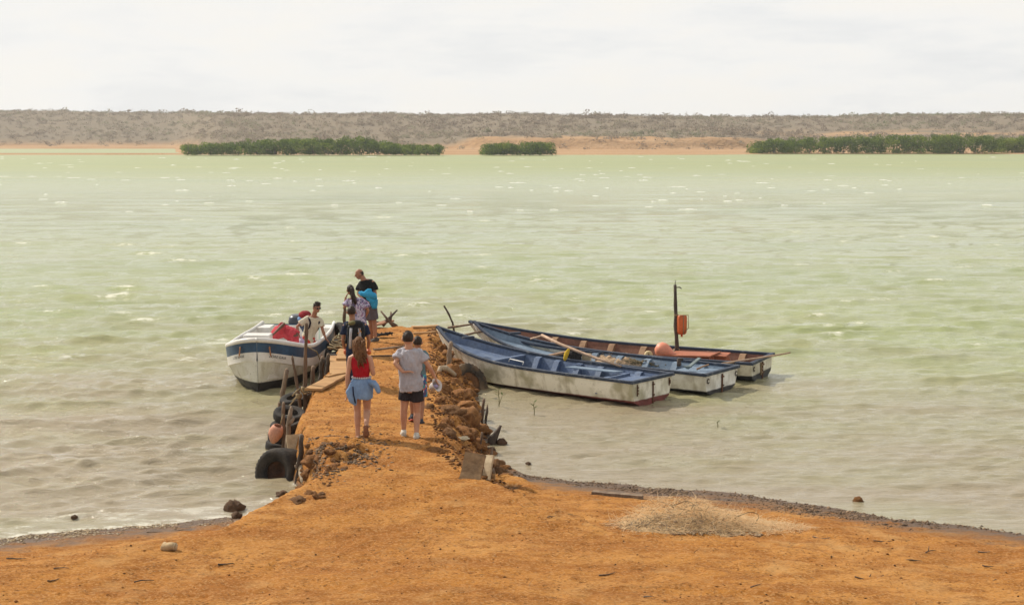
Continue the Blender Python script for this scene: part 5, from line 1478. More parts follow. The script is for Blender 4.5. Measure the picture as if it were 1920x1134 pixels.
# ------------------------------------------------------------------ people
SKIN = mat('light_skin', (0.50, 0.27, 0.17), 0.55, 0.14, 9, (0.43, 0.21, 0.13), spec=0.35)
SKIN2 = mat('tanned_skin', (0.36, 0.175, 0.10), 0.55, 0.16, 9, (0.29, 0.135, 0.075), spec=0.35)
SKIN3 = mat('dark_skin', (0.14, 0.065, 0.038), 0.5, 0.16, 9, spec=0.35)
DARKHAIR = mat('dark_hair', (0.030, 0.019, 0.013), 0.5, 0.5, 40, (0.04, 0.024, 0.015), 0.004, 120, spec=0.2)
BROWNHAIR = mat('wavy_brown_hair', (0.095, 0.045, 0.02), 0.7, 0.5, 40, (0.20, 0.10, 0.045), 0.004, 120, spec=0.15)
EYE = mat('eye', (0.02, 0.015, 0.012), 0.3, 0.1, 9)
LIP = mat('lip', (0.30, 0.10, 0.08), 0.5, 0.1, 9)


def lerp(a, b, t): return a + (b - a) * t


class Person:
    def __init__(s, label, D, P, yaw, pitch, skin, k=1.0, hair='short', hairm=None, girth=1.0, foot=None, name='person'):
        s.k, s.D = k, D
        fx, fy = foot
        base = at_d(fx, fy, D)
        s.root = empty(name, base, 0, label, 'person')
        s.J = J = {n: at_d(p[0], p[1], D + (p[2] if len(p) > 2 else 0)) - base for n, p in P.items()}
        s.Rh = Matrix.Rotation(R(yaw), 3, 'Z') @ Matrix.Rotation(R(pitch), 3, 'X')
        fw = Matrix.Rotation(R(yaw), 3, 'Z') @ Vector((0, 1, 0))
        s.skin = skin; s.g = girth
        mb = MB()
        # torso
        mb.loft(s.rings(0, 6, 0))
        # neck and head
        hc = J['head']; nk = J['neck']
        mb.tube([nk - Vector((0, 0, .04)), lerp(nk, hc, .5), hc], [.068 * k, .058 * k, .058 * k], 10, rnd=True)
        Hd = lambda v: hc + s.Rh @ (Vector(v) * k)
        mb.ell(hc, (.080 * k, .096 * k, .106 * k), 16, 12, s.Rh)
        mb.ell(Hd((0, .035, -.055)), (.058 * k, .062 * k, .070 * k), 14, 10, s.Rh)
        mb.tube([Hd((0, .095, .012)), Hd((0, .115, -.028)), Hd((0, .098, -.038))], [.010 * k, .016 * k, .012 * k], 8, rnd=True)
        for sg in (-1, 1):
            mb.ell(Hd((sg * .092, -.005, -.018)), (.014 * k, .022 * k, .034 * k), 8, 6, s.Rh)
        # limbs
        for sd in 'LR':
            sh, el, wr = J['sh' + sd], J['el' + sd], J['wr' + sd]
            mb.tube([lerp(nk, sh, .45), sh, lerp(sh, el, .35), lerp(sh, el, .75), el, lerp(el, wr, .3), lerp(el, wr, .7), wr], [.055 * k, .058 * k, .050 * k, .040 * k, .037 * k, .040 * k, .030 * k, .025 * k], 10, rnd=True)
            s.hand(mb, sd, el, wr, J.get('ha' + sd))
            hp, kn, an, to = J['hp' + sd], J['kn' + sd], J['an' + sd], J['to' + sd]
            mb.tube([hp + Vector((0, 0, .03)), lerp(hp, kn, .3), lerp(hp, kn, .75), kn, lerp(kn, an, .28), lerp(kn, an, .65), an], [.092 * k * girth, .086 * k * girth, .062 * k, .056 * k, .058 * k, .044 * k, .037 * k], 12, rnd=True)
            d = (to - an); d.z *= 1
            heel = an - Vector((d.x, d.y, 0)).normalized() * .045 * k - Vector((0, 0, .045 * k)) if abs(d.z) < .12 else an - (to - an).normalized() * .01 + (to - an).cross(Vector((1, 0, 0))).normalized() * .05 * k
            s.J['he' + sd] = heel
            mb.tube([heel, lerp(heel, to, .45) + Vector((0, 0, .012)), lerp(heel, to, .85), to], [(.034 * k, .034 * k), (.040 * k, .034 * k), (.046 * k, .024 * k), (.036 * k, .018 * k)], 10, ref=(1, .0, 0), rnd=True)
            mb.tube([an, lerp(heel, to, .4)], [.038 * k, .034 * k], 8, rnd=True)
        mesh_obj('body', remeshed(mb, .0105, 3), skin, s.root)
        # face
        for sg in (-1, 1):
            e = MB(); e.ell(Hd((sg * .030, .088, .008)), (.014 * k, .010 * k, .008 * k), 8, 6, s.Rh); e.build('eye', EYE, s.root)
        e = MB(); e.ell(Hd((0, .094, -.062)), (.024 * k, .008 * k, .008 * k), 8, 6, s.Rh); e.build('mouth', LIP, s.root)
        s.Hd = Hd
        if hair: s.hair(hair, hairm or DARKHAIR)

    def hand(s, mb, sd, el, wr, tgt):
        k = s.k; d = ((tgt if tgt is not None else wr + (wr - el)) - wr).normalized()
        lat = Vector((0, 1, 0)) if abs(d.y) < .8 else Vector((0, 0, 1))
        lat = (lat - d * lat.dot(d)).normalized(); nrm = d.cross(lat)
        if sd == 'L': nrm = -nrm
        pc = wr + d * .095 * k
        mb.tube([wr, wr + d * .04 * k, pc], [(.027 * k, .02 * k), (.038 * k, .017 * k), (.040 * k, .014 * k)], 10, ref=lat, rnd=True)
        for i, (o, L_) in enumerate(((-.030, .066), (-.010, .078), (.010, .074), (.029, .058))):
            b = pc + lat * o * k; c = nrm * .022 * k
            mb.tube([b - d * .01, b + d * L_ * .45 * k + c * .3, b + d * L_ * .8 * k + c * .9, b + d * L_ * k + c * 1.6], [.0095 * k, .009 * k, .0085 * k, .007 * k], 6, rnd=True)
        b = wr + d * .03 * k + lat * .034 * k
        mb.tube([b, b + d * .035 * k + lat * .024 * k + nrm * .008, b + d * .07 * k + lat * .026 * k + nrm * .02], [.012 * k, .011 * k, .008 * k], 6, rnd=True)

    def rings(s, lo, hi, off, n=16, flare=0.0, step=.34):
        J, k = s.J, s.k
        up = (J['waist'] - J['pelvis']).normalized()
        C = [J['pelvis'] - up * .11 * k, J['pelvis'], J['waist'], lerp(J['waist'], J['chest'], .55), J['chest'], lerp(J['chest'], J['neck'], .68), J['neck']]
        RX = [.125, .160, .132, .148, .160, .150, .060]; RY = [.10, .118, .100, .110, .115, .085, .058]
        lh = (J['hpR'] - J['hpL']).normalized(); ls = (J['shR'] - J['shL']).normalized()
        out = []
        ts = [lo + (hi - lo) * i / max(1, int((hi - lo) / step)) for i in range(int((hi - lo) / step) + 1)]
        for t in ts:
            tc = min(max(t, 0), 6); i = min(int(tc), 5); f = tc - i; f2 = f * f * (3 - 2 * f)
            c = lerp(C[i], C[i + 1], f); rx = lerp(RX[i], RX[i + 1], f2); ry = lerp(RY[i], RY[i + 1], f2)
            tg = (C[i + 1] - C[i]).normalized()
            if t < 0: c = c + up * t * .11 * k; rx, ry = RX[0] + .03 * -t * 0, RY[0]
            if t < 1: rx = max(rx, .15 if off else rx); ry = max(ry, .11 if off else ry)
            la = lerp(lh, ls, min(max((t - 1) / 2.5, 0), 1)); la = (la - tg * la.dot(tg)).normalized(); fw = tg.cross(la)
            fl = 1 + flare * max(0, (hi - t) / (hi - lo))
            rx, ry = (rx * k * s.g + off) * fl, (ry * k * s.g + off) * fl
            out.append([c + la * math.cos(a) * rx + fw * math.sin(a) * ry for a in np.linspace(0, 2 * math.pi, n, endpoint=False)])
        return out

    def top(s, mt, lo, sleeve=.55, off=.018, name='shirt', hi=5.55, flare=0.05, fold=.013, sl_r=1.35):
        mb = MB(); mb.loft(s.rings(lo, hi, off, flare=flare)); J, k = s.J, s.k
        for sd in 'LR':
            sh, el = J['sh' + sd], J['el' + sd]
            if sleeve > 0:
                e = lerp(sh, el, sleeve); r = .055 * k
                mb.tube([lerp(J['neck'], sh, .35) - Vector((0, 0, .02)), lerp(J['neck'], sh, .8), lerp(sh, el, .1), lerp(sh, el, sleeve * .6), e], [.06 * k, r * 1.22, r * 1.26, r * sl_r * .98, r * sl_r], 12)
            else:
                mb.tube([lerp(J['neck'], sh, .35) - Vector((0, 0, .03)), lerp(J['neck'], sh, .78) - Vector((0, 0, .01))], [.055 * k, .055 * k], 10)
        return mesh_obj(name, remeshed(mb, .012, 3, fold, (8, 8, 3.5), s.D), mt, s.root)

    def shorts(s, mt, f=.55, off=.02, name='shorts', hi=1.9, wide=1.25, fold=.006):
        mb = MB(); mb.loft(s.rings(.2, hi, off)); J, k = s.J, s.k
        for sd in 'LR':
            hp, kn = J['hp' + sd], J['kn' + sd]; r = .092 * k * s.g
            if f <= 1: pts = [hp + Vector((0, 0, .06)), hp, lerp(hp, kn, f * .5), lerp(hp, kn, f)]; rs = [r * 1.12, r * 1.15, r * wide * .95, r * wide]
            else:
                an = J['an' + sd]; pts = [hp + Vector((0, 0, .06)), hp, lerp(hp, kn, .6), kn, lerp(kn, an, f - 1)]; rs = [r * 1.1, r * 1.12, r * .95, r * .85, r * .75]
            mb.tube(pts, rs, 14)
        return mesh_obj(name, remeshed(mb, .012, 3, fold, (7, 7, 3), s.D + 3), mt, s.root)

    def shoes(s, mt, sole=None, name='shoe'):
        k = s.k
        for sd in 'LR':
            he, to, an = s.J['he' + sd], s.J['to' + sd], s.J['an' + sd]
            d = (to - he).normalized(); L_ = (to - he).length
            mb = MB(); mb.tube([he - d * .012, lerp(he, to, .4) + Vector((0, 0, .012)), lerp(he, to, .8), to + d * .012], [(.044 * k, .046 * k), (.046 * k, .046 * k), (.053 * k, .033 * k), (.042 * k, .025 * k)], 12, ref=(1, 0, 0), rnd=True)
            mb.tube([lerp(he, an, .3), lerp(he, an, .9)], [.044 * k, .046 * k], 10, rnd=True)
            o = mesh_obj(name, remeshed(mb, .011, 2), mt, s.root)
            if sole:
                la = Vector((d.y, -d.x, 0)).normalized(); dn = d.cross(la); dn = dn if dn.z < 0 else -dn
                m2 = MB(); rg = []
                for (t, w) in ((-.12, .030), (0, .044), (.4, .044), (.8, .055), (1.1, .036)):
                    c = he + d * L_ * t + dn * .034 * k
                    rg.append([c - la * w * k, c + la * w * k, c + la * w * k + dn * .018, c - la * w * k + dn * .018])
                m2.loft(rg); m2.build('sole', sole, o)

    def sandals(s, mt):
        k = s.k
        for sd in 'LR':
            he, to = s.J['he' + sd], s.J['to' + sd]; d = (to - he).normalized(); L_ = (to - he).length
            la = Vector((d.y, -d.x, 0)).normalized(); dn = d.cross(la); dn = dn if (dn.z < 0 or abs(d.z) > .6) else -dn
            if abs(d.z) > .6: dn = Vector((0, -1, 0))
            mb = MB(); rg = []
            for (t, w) in ((-.16, .026), (0, .040), (.4, .040), (.8, .050), (1.12, .030)):
                c = he + d * L_ * t + dn * .030 * k; rg.append([c - la * w * k, c + la * w * k, c + la * w * k + dn * .016, c - la * w * k + dn * .016])
            mb.loft(rg)
            for t in (.65, .1): mb.tube([he + d * L_ * t - la * .048 * k + dn * .02, he + d * L_ * t - dn * .038 * k, he + d * L_ * t + la * .048 * k + dn * .02], [.01] * 3, 6)
            mb.build('sandal', mt, s.root)

    def hair(s, kind, mt):
        k, Hd, hc = s.k, s.Hd, s.J['head']
        rr = random.Random(int(s.D * 10))

        def f(d):
            face = max(0, d.y) ** .6 * (1 if d.z < .42 else max(0, 1 - (d.z - .42) * 4))
            lo_ = -.48 if d.y < .1 else -.25
            low = 1 if d.z > lo_ else max(0, 1 - (lo_ - d.z) * 9)
            k_ = (1.035 + .10 * min(1, max(0, d.z + .35) / .7) if kind == 'short' else 1.13) + .05 * mnoise.noise(d * 6) if kind != 'bald' else 1.02
            if kind == 'bald' and (d.z > .35): return .93
            if kind == 'bald' and d.y > .05: return .9
            return .86 + (k_ - .86) * max(0, 1 - 1.5 * face) * low
        mb = MB(); mb.ell(hc, (.080 * k, .096 * k, .106 * k), 28, 22, s.Rh, f)
        if kind in ('short', 'messy'):
            for i in range(90 if kind == 'messy' else 60):
                a = rr.uniform(0, 6.28); ph = rr.uniform(0, 1.1); d = Vector((math.sin(ph) * math.cos(a), math.sin(ph) * math.sin(a) - .1, math.cos(ph))).normalized()
                p = Vector((d.x * .08, d.y * .1, d.z * .113)); q_ = p + d * .03 * (1.2 if kind == 'messy' else .25) + Vector((rr.gauss(0, .014), rr.gauss(0.01, .014), -.004))
                mb.tube([Hd(p * .9), Hd(p), Hd(q_)], [.014 * k, .013 * k, .004 * k], 5)
        o = mb.build('hair', mt, s.root)
        if kind in ('long', 'ponytail'):
            ex = MB(); root_ = Vector((0, -.09, .05 if kind == 'ponytail' else .06))
            for i in range(70 if kind == 'long' else 26):
                a = rr.uniform(-1, 1)
                if kind == 'long':
                    ph = a * 1.75; p0 = Vector((math.sin(ph) * .078, -math.cos(ph) * .092 - .004, rr.uniform(-.01, .07)))
                    L_ = rr.uniform(.24, .42) * (1 - .25 * abs(a)); pts = []
                    w0 = rr.uniform(0, 6.28)
                    for j in range(8):
                        t = j / 7
                        pts.append(Hd(p0 + Vector((p0.x * -.1 * t + .022 * math.sin(w0 + t * 9) + .05 * t * t, -.03 * t - .018 * math.sin(w0 + t * 8) - .03 * math.sin(t * 3.1), -L_ * t))))
                    ex.tube(pts, [.012, .016, .018, .019, .018, .016, .012, .004], 6)
                else:
                    w0 = rr.uniform(0, 6.28); off = Vector((rr.gauss(0, .014), rr.gauss(0, .014), 0)); L_ = rr.uniform(.30, .42); pts = []
                    for j in range(7):
                        t = j / 6
                        pts.append(hc + s.Rh @ (root_ * k) + off * (1 + t) + s.pony * (L_ * t) + Vector((0, 0, .03 * math.sin(t * 3))) + Vector((.01 * math.sin(w0 + 5 * t), 0, 0)))
                    ex.tube(pts, [.014, .02, .022, .022, .02, .015, .004], 6)
            ex.build('tresses' if kind == 'long' else 'ponytail', mt, s.root)
        return o


def clothmat(name, c, c2=None, rough=.9, var=.18): return mat(name, c, rough, var, 6, c2, 0.004, 60, spec=.15)


def pattern(name, cols, scale, rough=.9):
    m, n, l, b = nodes_of(name); b.inputs['Roughness'].default_value = rough; b.inputs['Specular IOR Level'].default_value = .15
    tc = n.new('ShaderNodeTexCoord'); vo = n.new('ShaderNodeTexVoronoi'); vo.inputs['Scale'].default_value = scale; l.new(tc.outputs['Object'], vo.inputs['Vector'])
    cr = n.new('ShaderNodeValToRGB'); cr.color_ramp.interpolation = 'CONSTANT'
    sp = n.new('ShaderNodeSeparateColor'); l.new(vo.outputs['Color'], sp.inputs[0]); l.new(sp.outputs[0], cr.inputs[0])
    e = cr.color_ramp.elements
    while len(e) < len(cols): e.new(.5)
    for i, c in enumerate(cols): e[i].position = i / len(cols); e[i].color = (*c, 1)
    l.new(cr.outputs[0], b.inputs['Base Color']); return m


# girl in red, walking away, denim tied round her waist
P1 = Person('girl in a red sleeveless top walking away, denim jacket tied round her waist', 23.1,
            dict(head=(673, 644), neck=(675, 663), shL=(658, 672, .02), shR=(693, 673, .0), chest=(676, 684), waist=(677, 704), pelvis=(678, 721),
                 elL=(652, 702, -.02), wrL=(651, 733, .0), elR=(700, 701, -.04), wrR=(696, 690, .22), hpL=(668, 727, .02), hpR=(688, 727, -.02),
                 knL=(670, 770, .05), knR=(688, 769, .06), anL=(671, 815, .0), toL=(668, 824, .17), anR=(687, 797, -.22), toR=(687, 817, -.17)), 0, -4, SKIN, 1.0, 'long', BROWNHAIR, .9, (672, 826))
P1.top(clothmat('red_cotton', (0.40, 0.012, 0.02), (0.30, 0.008, 0.016)), 1.75, 0, .014, 'red_top', 5.3, 0, .007)
DENIM = clothmat('light_denim', (0.22, 0.33, 0.50), (0.165, 0.26, 0.42))
P1.shorts(DENIM, .42, .02, 'denim_shorts', 1.8, 1.25)
mb = MB(); J = P1.J; c0 = J['pelvis']
for zz, rx, ry in ((0, 0, 0),):
    rg = []
    for (z, rx, ry, ox) in ((.10, .150, .115, 0), (.05, .178, .138, 0), (-.04, .19, .155, 0), (-.13, .195, .165, -.012), (-.19, .18, .16, -.02)):
        rg.append([c0 + Vector((ox + math.cos(a) * rx * (1 + .05 * math.sin(5 * a)), math.sin(a) * ry * (1 + .05 * math.sin(7 * a)), z - (.05 * math.cos(a + .6) if z < -.1 else 0))) for a in np.linspace(0, 2 * math.pi, 20, endpoint=False)])
    mb.loft(rg)
mb.tube([c0 + Vector((-.13, -.10, .02)), c0 + Vector((-.16, -.13, -.10)), c0 + Vector((-.13, -.15, -.22)), c0 + Vector((-.09, -.14, -.30))], [(.06, .03), (.085, .035), (.075, .03), (.03, .02)], 10, ref=(1, 0, 0), rnd=True)
mesh_obj('denim_jacket', remeshed(mb, .011, 3, .007, (9, 9, 3), 2), DENIM, P1.root)
mb = MB(); mb.tube([c0 + Vector((.13, -.08, .06)), c0 + Vector((.20, -.10, .05)), c0 + Vector((.25, -.11, -.0)), c0 + Vector((.285, -.12, -.09))], [.04, .05, .05, .042], 10, rnd=True); mesh_obj('jacket_sleeve', remeshed(mb, .011, 2, .008, (12, 12, 6), 4), DENIM, P1.root)
mb = MB()
for i in range(26):
    a = 2 * math.pi * i / 26; mb.ell(c0 + Vector((math.cos(a) * .150, math.sin(a) * .118, .125)), (.016, .016, .016), 6, 4)
mb.build('lace_belt', mat('white_lace', (0.62, 0.60, 0.62), .9), P1.root)
mb = MB(); mb.tube([c0 + Vector((-.125, -.165, .0)), c0 + Vector((-.115, -.185, -.12)), c0 + Vector((-.085, -.175, -.27))], .012, 6); mb.build('jacket_lining', clothmat('navy_lining', (.02, .025, .05)), P1.root)
P1.sandals(mat('tan_sandal', (0.30, 0.15, 0.09), .7))

# boy in the grey T-shirt
P2 = Person('boy in a grey T-shirt and dark shorts, one hand on his back', 23.2,
            dict(head=(765, 634), neck=(767, 653), shL=(750, 661, .02), shR=(788, 663, .0), chest=(769, 678), waist=(769, 701), pelvis=(771, 722),
                 elL=(741, 681, -.12), wrL=(756, 697, -.19), haL=(764, 696, -.20), elR=(803, 685, -.02), wrR=(815, 705, .03), haR=(819, 716, .06), hpL=(761, 730, .02), hpR=(781, 730, -.02),
                 knL=(757, 771, .02), knR=(782, 774, .03), anL=(757, 807, .05), toL=(754, 816, .24), anR=(781, 813, -.1), toR=(785, 821, .09)), -2, -3, SKIN, 1.04, 'short', DARKHAIR, .92, (777, 824))
P2.top(clothmat('grey_marl', (0.42, 0.41, 0.44), (0.36, 0.35, 0.38)), .22, .62, .034, 'grey_shirt', 5.7, .10, .018, 1.5)
P2.shorts(clothmat('charcoal_shorts', (0.032, 0.026, 0.028), (0.022, 0.018, 0.02)), .48, .016, 'shorts', 2.2, 1.3)
P2.shoes(mat('white_canvas', (0.60, 0.56, 0.48), .85, .2, 12), mat('shoe_sole', (0.5, 0.46, 0.38), .8))
hat = empty('sun_hat', at_d(820, 715, 23.22), 0, 'floppy white hat held in the right hand of the boy', 'hat')
q = Vector((.75, -.55, .45)).to_track_quat('Z', 'Y').to_matrix()
mb = MB(); mb.lathe([(.005, -.12), (.05, -.115), (.07, -.07), (.078, -.0), (.082, .0), (.105, .02), (.112, .026), (.110, .030), (.080, .008), (.07, -.0), (.064, -.065), (.045, -.105), (.004, -.11)], 26, q, (-.02, -.02, -.06), fn=lambda i, j: 1 + .07 * math.sin(j * .72 + 1) * (i > 4 and i < 9)); mb.build('brim_and_crown', clothmat('white_hat_cotton', (0.60, 0.55, 0.52)), hat)
mb = MB(); mb.ell(q @ Vector((0, .0, -.035)) + Vector((-.01, -.03, -.06)), (.05, .02, .03), 10, 8); mb.build('lining', clothmat('lilac_lining', (.42, .36, .55)), hat)

# child half hidden ahead of him
P3 = Person('child in patterned shorts and dark trainers, half hidden behind the boy', 24.4,
            dict(head=(783, 641), neck=(783, 656), shL=(769, 664), shR=(796, 664), chest=(783, 676), waist=(783, 694), pelvis=(783, 711), elL=(764, 684), wrL=(768, 700, .1), elR=(799, 684), wrR=(797, 702, .12),
                 hpL=(775, 717), hpR=(791, 717), knL=(773, 750, .02), knR=(791, 753), anL=(773, 777, .04), toL=(769, 785, .22), anR=(790, 787, -.1), toR=(795, 795, .08)), -4, -2, SKIN2, .88, 'short', DARKHAIR, .95, (788, 797))
P3.top(clothmat('teal_grey_cotton', (0.13, 0.20, 0.22)), .8, .5, .02, 'shirt', 5.6)
P3.shorts(pattern('tropical_print', [(.05, .12, .28), (.45, .08, .08), (.55, .55, .6), (.06, .28, .32), (.1, .08, .16)], 22), .72, .03, 'patterned_shorts', 1.6, 1.3)
P3.shoes(mat('navy_trainer', (0.04, 0.045, 0.06), .7), mat('coral_sole', (0.55, 0.12, 0.08), .6), 'trainer')

# backpacker
P4 = Person('person in a navy T-shirt carrying a black backpack on the jetty', 28.0,
            dict(head=(659, 584), neck=(661, 602), shL=(647, 611), shR=(684, 611), chest=(665, 624), waist=(665, 643), pelvis=(666, 659), elL=(643, 638, -.02), wrL=(647, 655, .1), elR=(692, 638), wrR=(690, 655, .1),
                 hpL=(658, 664), hpR=(674, 664), knL=(657, 696), knR=(674, 696, .1), anL=(658, 726, -.05), toL=(655, 732, .15), anR=(674, 722, .2), toR=(676, 728, .4)), 4, -3, SKIN2, .97, 'short', DARKHAIR, 1.0, (662, 733))
NAVYC = clothmat('navy_cotton', (0.022, 0.032, 0.065)); P4.top(NAVYC, .6, .6, .022, 'navy_shirt'); P4.shorts(clothmat('navy_trousers', (0.018, 0.022, 0.045)), 1.55, .02, 'trousers'); P4.shoes(mat('brown_shoe', (.08, .05, .03), .7))
bp = empty('backpack', P4.root.location + P4.J['chest'], 0, 'black backpack with white straps on the back of the navy shirted person', 'backpack')
BLK = clothmat('black_nylon', (0.014, 0.014, 0.015), rough=.6)
mb = MB(); rg = []
for z, w, d in ((-.24, .12, .08), (-.20, .165, .12), (0, .175, .13), (.16, .165, .12), (.22, .12, .09)):
    rg.append([Vector((.05 + math.copysign(abs(math.cos(a)) ** .6, math.cos(a)) * w, -.21 + math.copysign(abs(math.sin(a)) ** .7, math.sin(a)) * d, z)) for a in np.linspace(0, 2 * math.pi, 18, endpoint=False)])
mb.loft(rg); mesh_obj('pack_body', remeshed(mb, .014, 2, .008, (7, 7, 7), 1), BLK, bp)
mb = MB(); mb.ell((.05, -.22, .20), (.15, .12, .085), 16, 10, fn=lambda d: 1 + .08 * mnoise.noise(d * 3)); mb.build('lid', BLK, bp)
mb = MB(); mb.ell((.0, -.26, .225), (.10, .085, .055), 12, 8); mb.build('lid_pocket', mat('olive_mesh', (.14, .12, .04), .8), bp)
WSTR = mat('pale_grey_webbing', (.42, .42, .44), .7)
for sg in (-1, 1):
    mb = MB(); mb.tube([(.05 + sg * .08, -.345, .14), (.05 + sg * .09, -.36, .0), (.05 + sg * .105, -.33, -.2), (.05 + sg * .11, -.28, -.27)], [(.025, .008)] * 4, 8, ref=(1, 0, 0)); mb.build('webbing_strap', WSTR, bp)
    mb = MB(); mb.tube([(sg * .13, -.12, .12), (sg * .14, -.05, .2), (sg * .14, .08, .14), (sg * .15, .1, -.02), (sg * .16, -.08, -.2)], [(.03, .01)] * 5, 8, ref=(1, 0, 0)); mb.build('shoulder_strap', BLK, bp)
mb = MB(); mb.tube([(.12, -.35, .02), (.15, -.36, .1), (.12, -.36, .14), (.17, -.35, .06), (.10, -.36, .04)], .008, 6); mb.build('orange_cord', mat('orange_cord', (.6, .25, .02), .8), bp)
for nm_, pt, lab in (('orange_bundle', (649, 659, .05), 'orange bundle in the left hand of the backpacker'), ('orange_bundle', (691, 660, .05), 'orange bundle in the right hand of the backpacker')):
    mb = MB(); c = at_d(pt[0], pt[1], 28.0 + pt[2]); mb.ell((0, 0, 0), (.055, .06, .06), 12, 8, fn=lambda d: 1 + .25 * mnoise.noise(d * 2.4)); mb.tube([(0, 0, .04), (.01, .01, .09)], [.02, .012], 6)
    o = mb.build(nm_, ORANGE); o.location = c; tag(o, lab, 'bundle')

# woman with the ponytail
Person.pony = Vector((.22, -.28, -.94)).normalized()
P5 = Person('woman in a floral blouse with a long dark ponytail, hand at her face', 32.0,
            dict(head=(657, 543), neck=(664, 558), shL=(652, 565, .0), shR=(684, 566, .0), chest=(669, 576), waist=(671, 592), pelvis=(671, 607), elL=(646, 577, -.05), wrL=(648, 558, .03), haL=(653, 548, .08), elR=(690, 582, -.02), wrR=(684, 596, .1),
                 hpL=(664, 611), hpR=(678, 611), knL=(664, 640), knR=(678, 640), anL=(664, 662), toL=(661, 666, .12), anR=(678, 663), toR=(676, 667, .14)), 28, -10, SKIN2, .94, 'ponytail', DARKHAIR, 1.04, (670, 667))
P5.top(pattern('floral_print', [(.45, .42, .52), (.10, .08, .14), (.50, .46, .56), (.28, .18, .30), (.36, .34, .46), (.14, .13, .24)], 34), .2, .7, .03, 'floral_blouse', 5.6, .12, .01, 1.7)
P5.shorts(clothmat('dark_shorts', (.03, .03, .035)), .7, .02); P5.sandals(mat('brown_sandal', (.1, .06, .04), .7))

# balding man in black
P6 = Person('balding man in a black T-shirt and grey shorts holding a blue towel', 34.1,
            dict(head=(674, 513), neck=(683, 524), shR=(677, 532, .14), shL=(699, 530, -.12), chest=(688, 541), waist=(690, 556), pelvis=(693, 570), elL=(704, 551, -.16), wrL=(695, 563, -.26), elR=(672, 551, .06), wrR=(682, 561, -.1),
                 hpR=(689, 576, .06), hpL=(698, 576, -.06), knR=(696, 607, .12), knL=(702, 607, -.02), anR=(697, 635, .22), toR=(689, 640, .2), anL=(704, 633, -.05), toL=(696, 640, -.1)), 106, -16, SKIN2, 1.05, 'bald', mat('greying_hair', (.05, .035, .028), .7, .4, 30), 1.08, (703, 642))
P6.top(clothmat('black_cotton', (.014, .013, .013)), .5, .66, .032, 'black_shirt', 5.8, .03, .006, 1.75); P6.shorts(clothmat('grey_shorts', (.12, .105, .115)), .72, .025, 'grey_shorts', 1.7, 1.15); P6.shoes(mat('grey_sandal', (.10, .085, .07), .8))
tw = empty('blue_towel', P6.root.location, 0, 'bright blue towel bundled in the arms of the man in black', 'towel')
TW = clothmat('turquoise_towel', (.045, .34, .58), (.035, .27, .48))
T = lambda px, py, dd: at_d(px, py, 34.1 + dd) - tw.location
mb = MB()
mb.tube([T(674, 549, -.3), T(684, 552, -.34), T(694, 552, -.36), T(702, 556, -.34)], [.04, .075, .09, .07], 10, rnd=True)
mb.tube([T(688, 548, -.34), T(692, 544, -.36), T(696, 543, -.34)], [.06, .05, .02], 8, rnd=True)
mb.tube([T(700, 552, -.32), T(703, 565, -.30), T(702, 576, -.28)], [(.07, .03), (.075, .035), (.07, .03)], 10, ref=(1, 0, 0), rnd=True)
mb.tube([T(690, 555, -.34), T(698, 566, -.33), T(700, 574, -.3)], [.07, .06, .05], 10, rnd=True)
mesh_obj('cloth', remeshed(mb, .013, 2, .014, (9, 9, 9), 5), TW, tw)

# woman stepping out of the motor boat
P7 = Person('woman in a cream blouse and sunglasses leaning on the side of the motor boat', 33.6,
            dict(head=(594, 576, -.12), neck=(588, 591, -.04), shR=(571, 600, -.08), shL=(601, 602, .05), chest=(585, 608, .0), waist=(580, 625, .06), pelvis=(577, 639, .10), elR=(557, 612, -.14), wrR=(560, 627, -.2), haR=(564, 635, -.22), elL=(605, 619, .0), wrL=(611, 635, -.02), haL=(617, 641, -.02),
                 hpR=(571, 644, .1), hpL=(586, 644, .12), knR=(580, 668, -.05), knL=(600, 668, .0), anR=(580, 690, .1), toR=(584, 696, -.08), anL=(600, 690, .15), toL=(604, 696, .0)), -142, -18, SKIN2, .97, 'messy', DARKHAIR, .95, (590, 698))
P7.top(clothmat('cream_blouse', (.62, .58, .44), (.52, .48, .36)), .9, .62, .02, 'cream_blouse', 5.45, .04, .009, 1.5)
P7.shorts(clothmat('coral_shorts', (.55, .055, .035), (.45, .04, .03)), .62, .025, 'coral_shorts', 1.75, 1.25)
Hd = P7.Hd; mb = MB()
for sg in (-1, 1): mb.ell(Hd((sg * .034, .098, .008)), (.030, .012, .022), 10, 8, P7.Rh); mb.tube([Hd((sg * .06, .09, .012)), Hd((sg * .085, .0, .005))], .005, 5)
mb.tube([Hd((-.02, .104, .012)), Hd((.02, .104, .012))], .005, 5); mb.build('sunglasses', mat('dark_lens', (.012, .01, .01), .15, .1, spec=.6), P7.root)
bk = empty('rucksack', P7.root.location + P7.J['chest'], R(-142), 'red and blue rucksack worn by the woman in the motor boat', 'backpack')
mb = MB(); mb.ell((0.02, -.26, .02), (.16, .14, .24), 18, 14, fn=lambda d: 1 + .12 * mnoise.noise(d * 2.5)); mesh_obj('pack_body', remeshed(mb, .014, 2, .01, (8, 8, 8), 4), clothmat('slate_nylon', (.06, .09, .16)), bk)
mb = MB(); mb.ell((.03, -.27, .20), (.15, .14, .10), 16, 10, fn=lambda d: 1 + .15 * mnoise.noise(d * 3)); mb.build('lid', clothmat('crimson_nylon', (.26, .03, .035)), bk)
mb = MB(); mb.ell((.10, -.30, .10), (.10, .10, .09), 12, 8, fn=lambda d: 1 + .2 * mnoise.noise(d * 3)); mb.build('side_pocket', clothmat('sky_nylon', (.22, .36, .58)), bk)
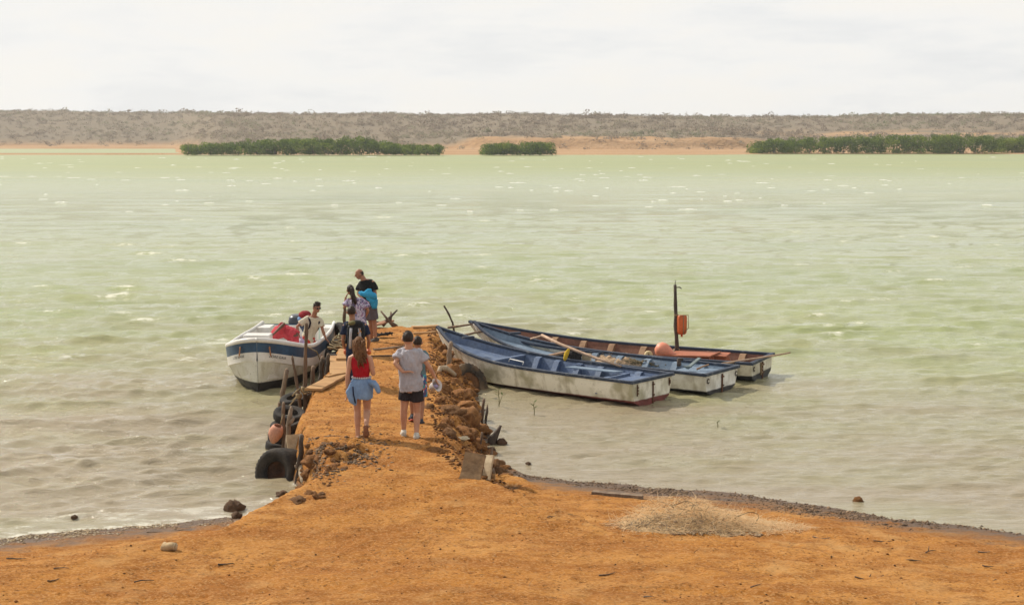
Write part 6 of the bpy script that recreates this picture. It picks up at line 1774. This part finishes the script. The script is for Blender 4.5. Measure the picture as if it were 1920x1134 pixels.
for sg in (-1, 1):
    mb = MB(); mb.tube([(sg * .11, -.14, .12), (sg * .115, -.06, .19), (sg * .115, .07, .16), (sg * .12, .135, .06), (sg * .135, .10, -.06), (sg * .16, -.05, -.17), (sg * .12, -.16, -.18)], [(.026, .01)] * 7, 8, ref=(1, 0, 0)); mb.build('shoulder_strap', clothmat('dark_webbing', (.03, .025, .035)), bk)
pbag = empty('plastic_bag', at_d(566, 643, 33.35), 0, 'clear and violet plastic bag in the hand of the woman in the boat', 'bag')
mb = MB(); mb.ell((0, 0, 0), (.07, .05, .10), 14, 10, fn=lambda d: 1 + .3 * mnoise.noise(d * 3)); mb.tube([(0, 0, .07), (-.02, 0, .16)], [.03, .018], 8); mb.build('bag', mat('lilac_plastic', (.58, .54, .66), .35, .2, 14, (.35, .25, .5)), pbag)

# person bending down in the bow
P8 = Person('person in pink red clothes bending down inside the motor boat', 32.9,
            dict(head=(507, 638, .32), neck=(514, 628, .24), shL=(515, 621, .30), shR=(523, 617, .0), chest=(523, 622, .14), waist=(536, 621, .10), pelvis=(548, 628, .06), elR=(533, 607, -.22), wrR=(513, 626, -.32), haR=(506, 633, -.33), elL=(510, 640, .35), wrL=(508, 655, .3),
                 hpL=(549, 634, .14), hpR=(551, 635, -.05), knL=(546, 660, .1), knR=(549, 662, -.1), anL=(556, 690, .15), toL=(546, 696, .12), anR=(556, 690, -.08), toR=(547, 696, -.1)), 90, -60, SKIN3, .98, 'short', DARKHAIR, 1.1, (552, 698))
PK = clothmat('pink_red_cloth', (.52, .07, .085), (.42, .045, .06)); P8.top(PK, .9, .75, .03, 'shirt', 5.5, .05, .012, 1.6); P8.shorts(PK, .8, .04, 'shorts', 1.9, 1.35, .012)


# ------------------------------------------------------------------ the hazy air over the lagoon
hm = bpy.data.materials.new('haze_air'); hm.use_nodes = True
hn, hl = hm.node_tree.nodes, hm.node_tree.links
hn.clear()
ho = hn.new('ShaderNodeOutputMaterial'); hv = hn.new('ShaderNodeVolumePrincipled')
hv.inputs['Color'].default_value = (0.93, 0.95, 0.97, 1); hv.inputs['Density'].default_value = 0.00021; hv.inputs['Anisotropy'].default_value = 0.3
hl.new(hv.outputs[0], ho.inputs['Volume'])
mb = MB(); mb.box((0, 490, 13.0), (2360, 1080, 33.0)); o = mb.build('haze', hm, smooth=False); tag(o, kind='stuff')
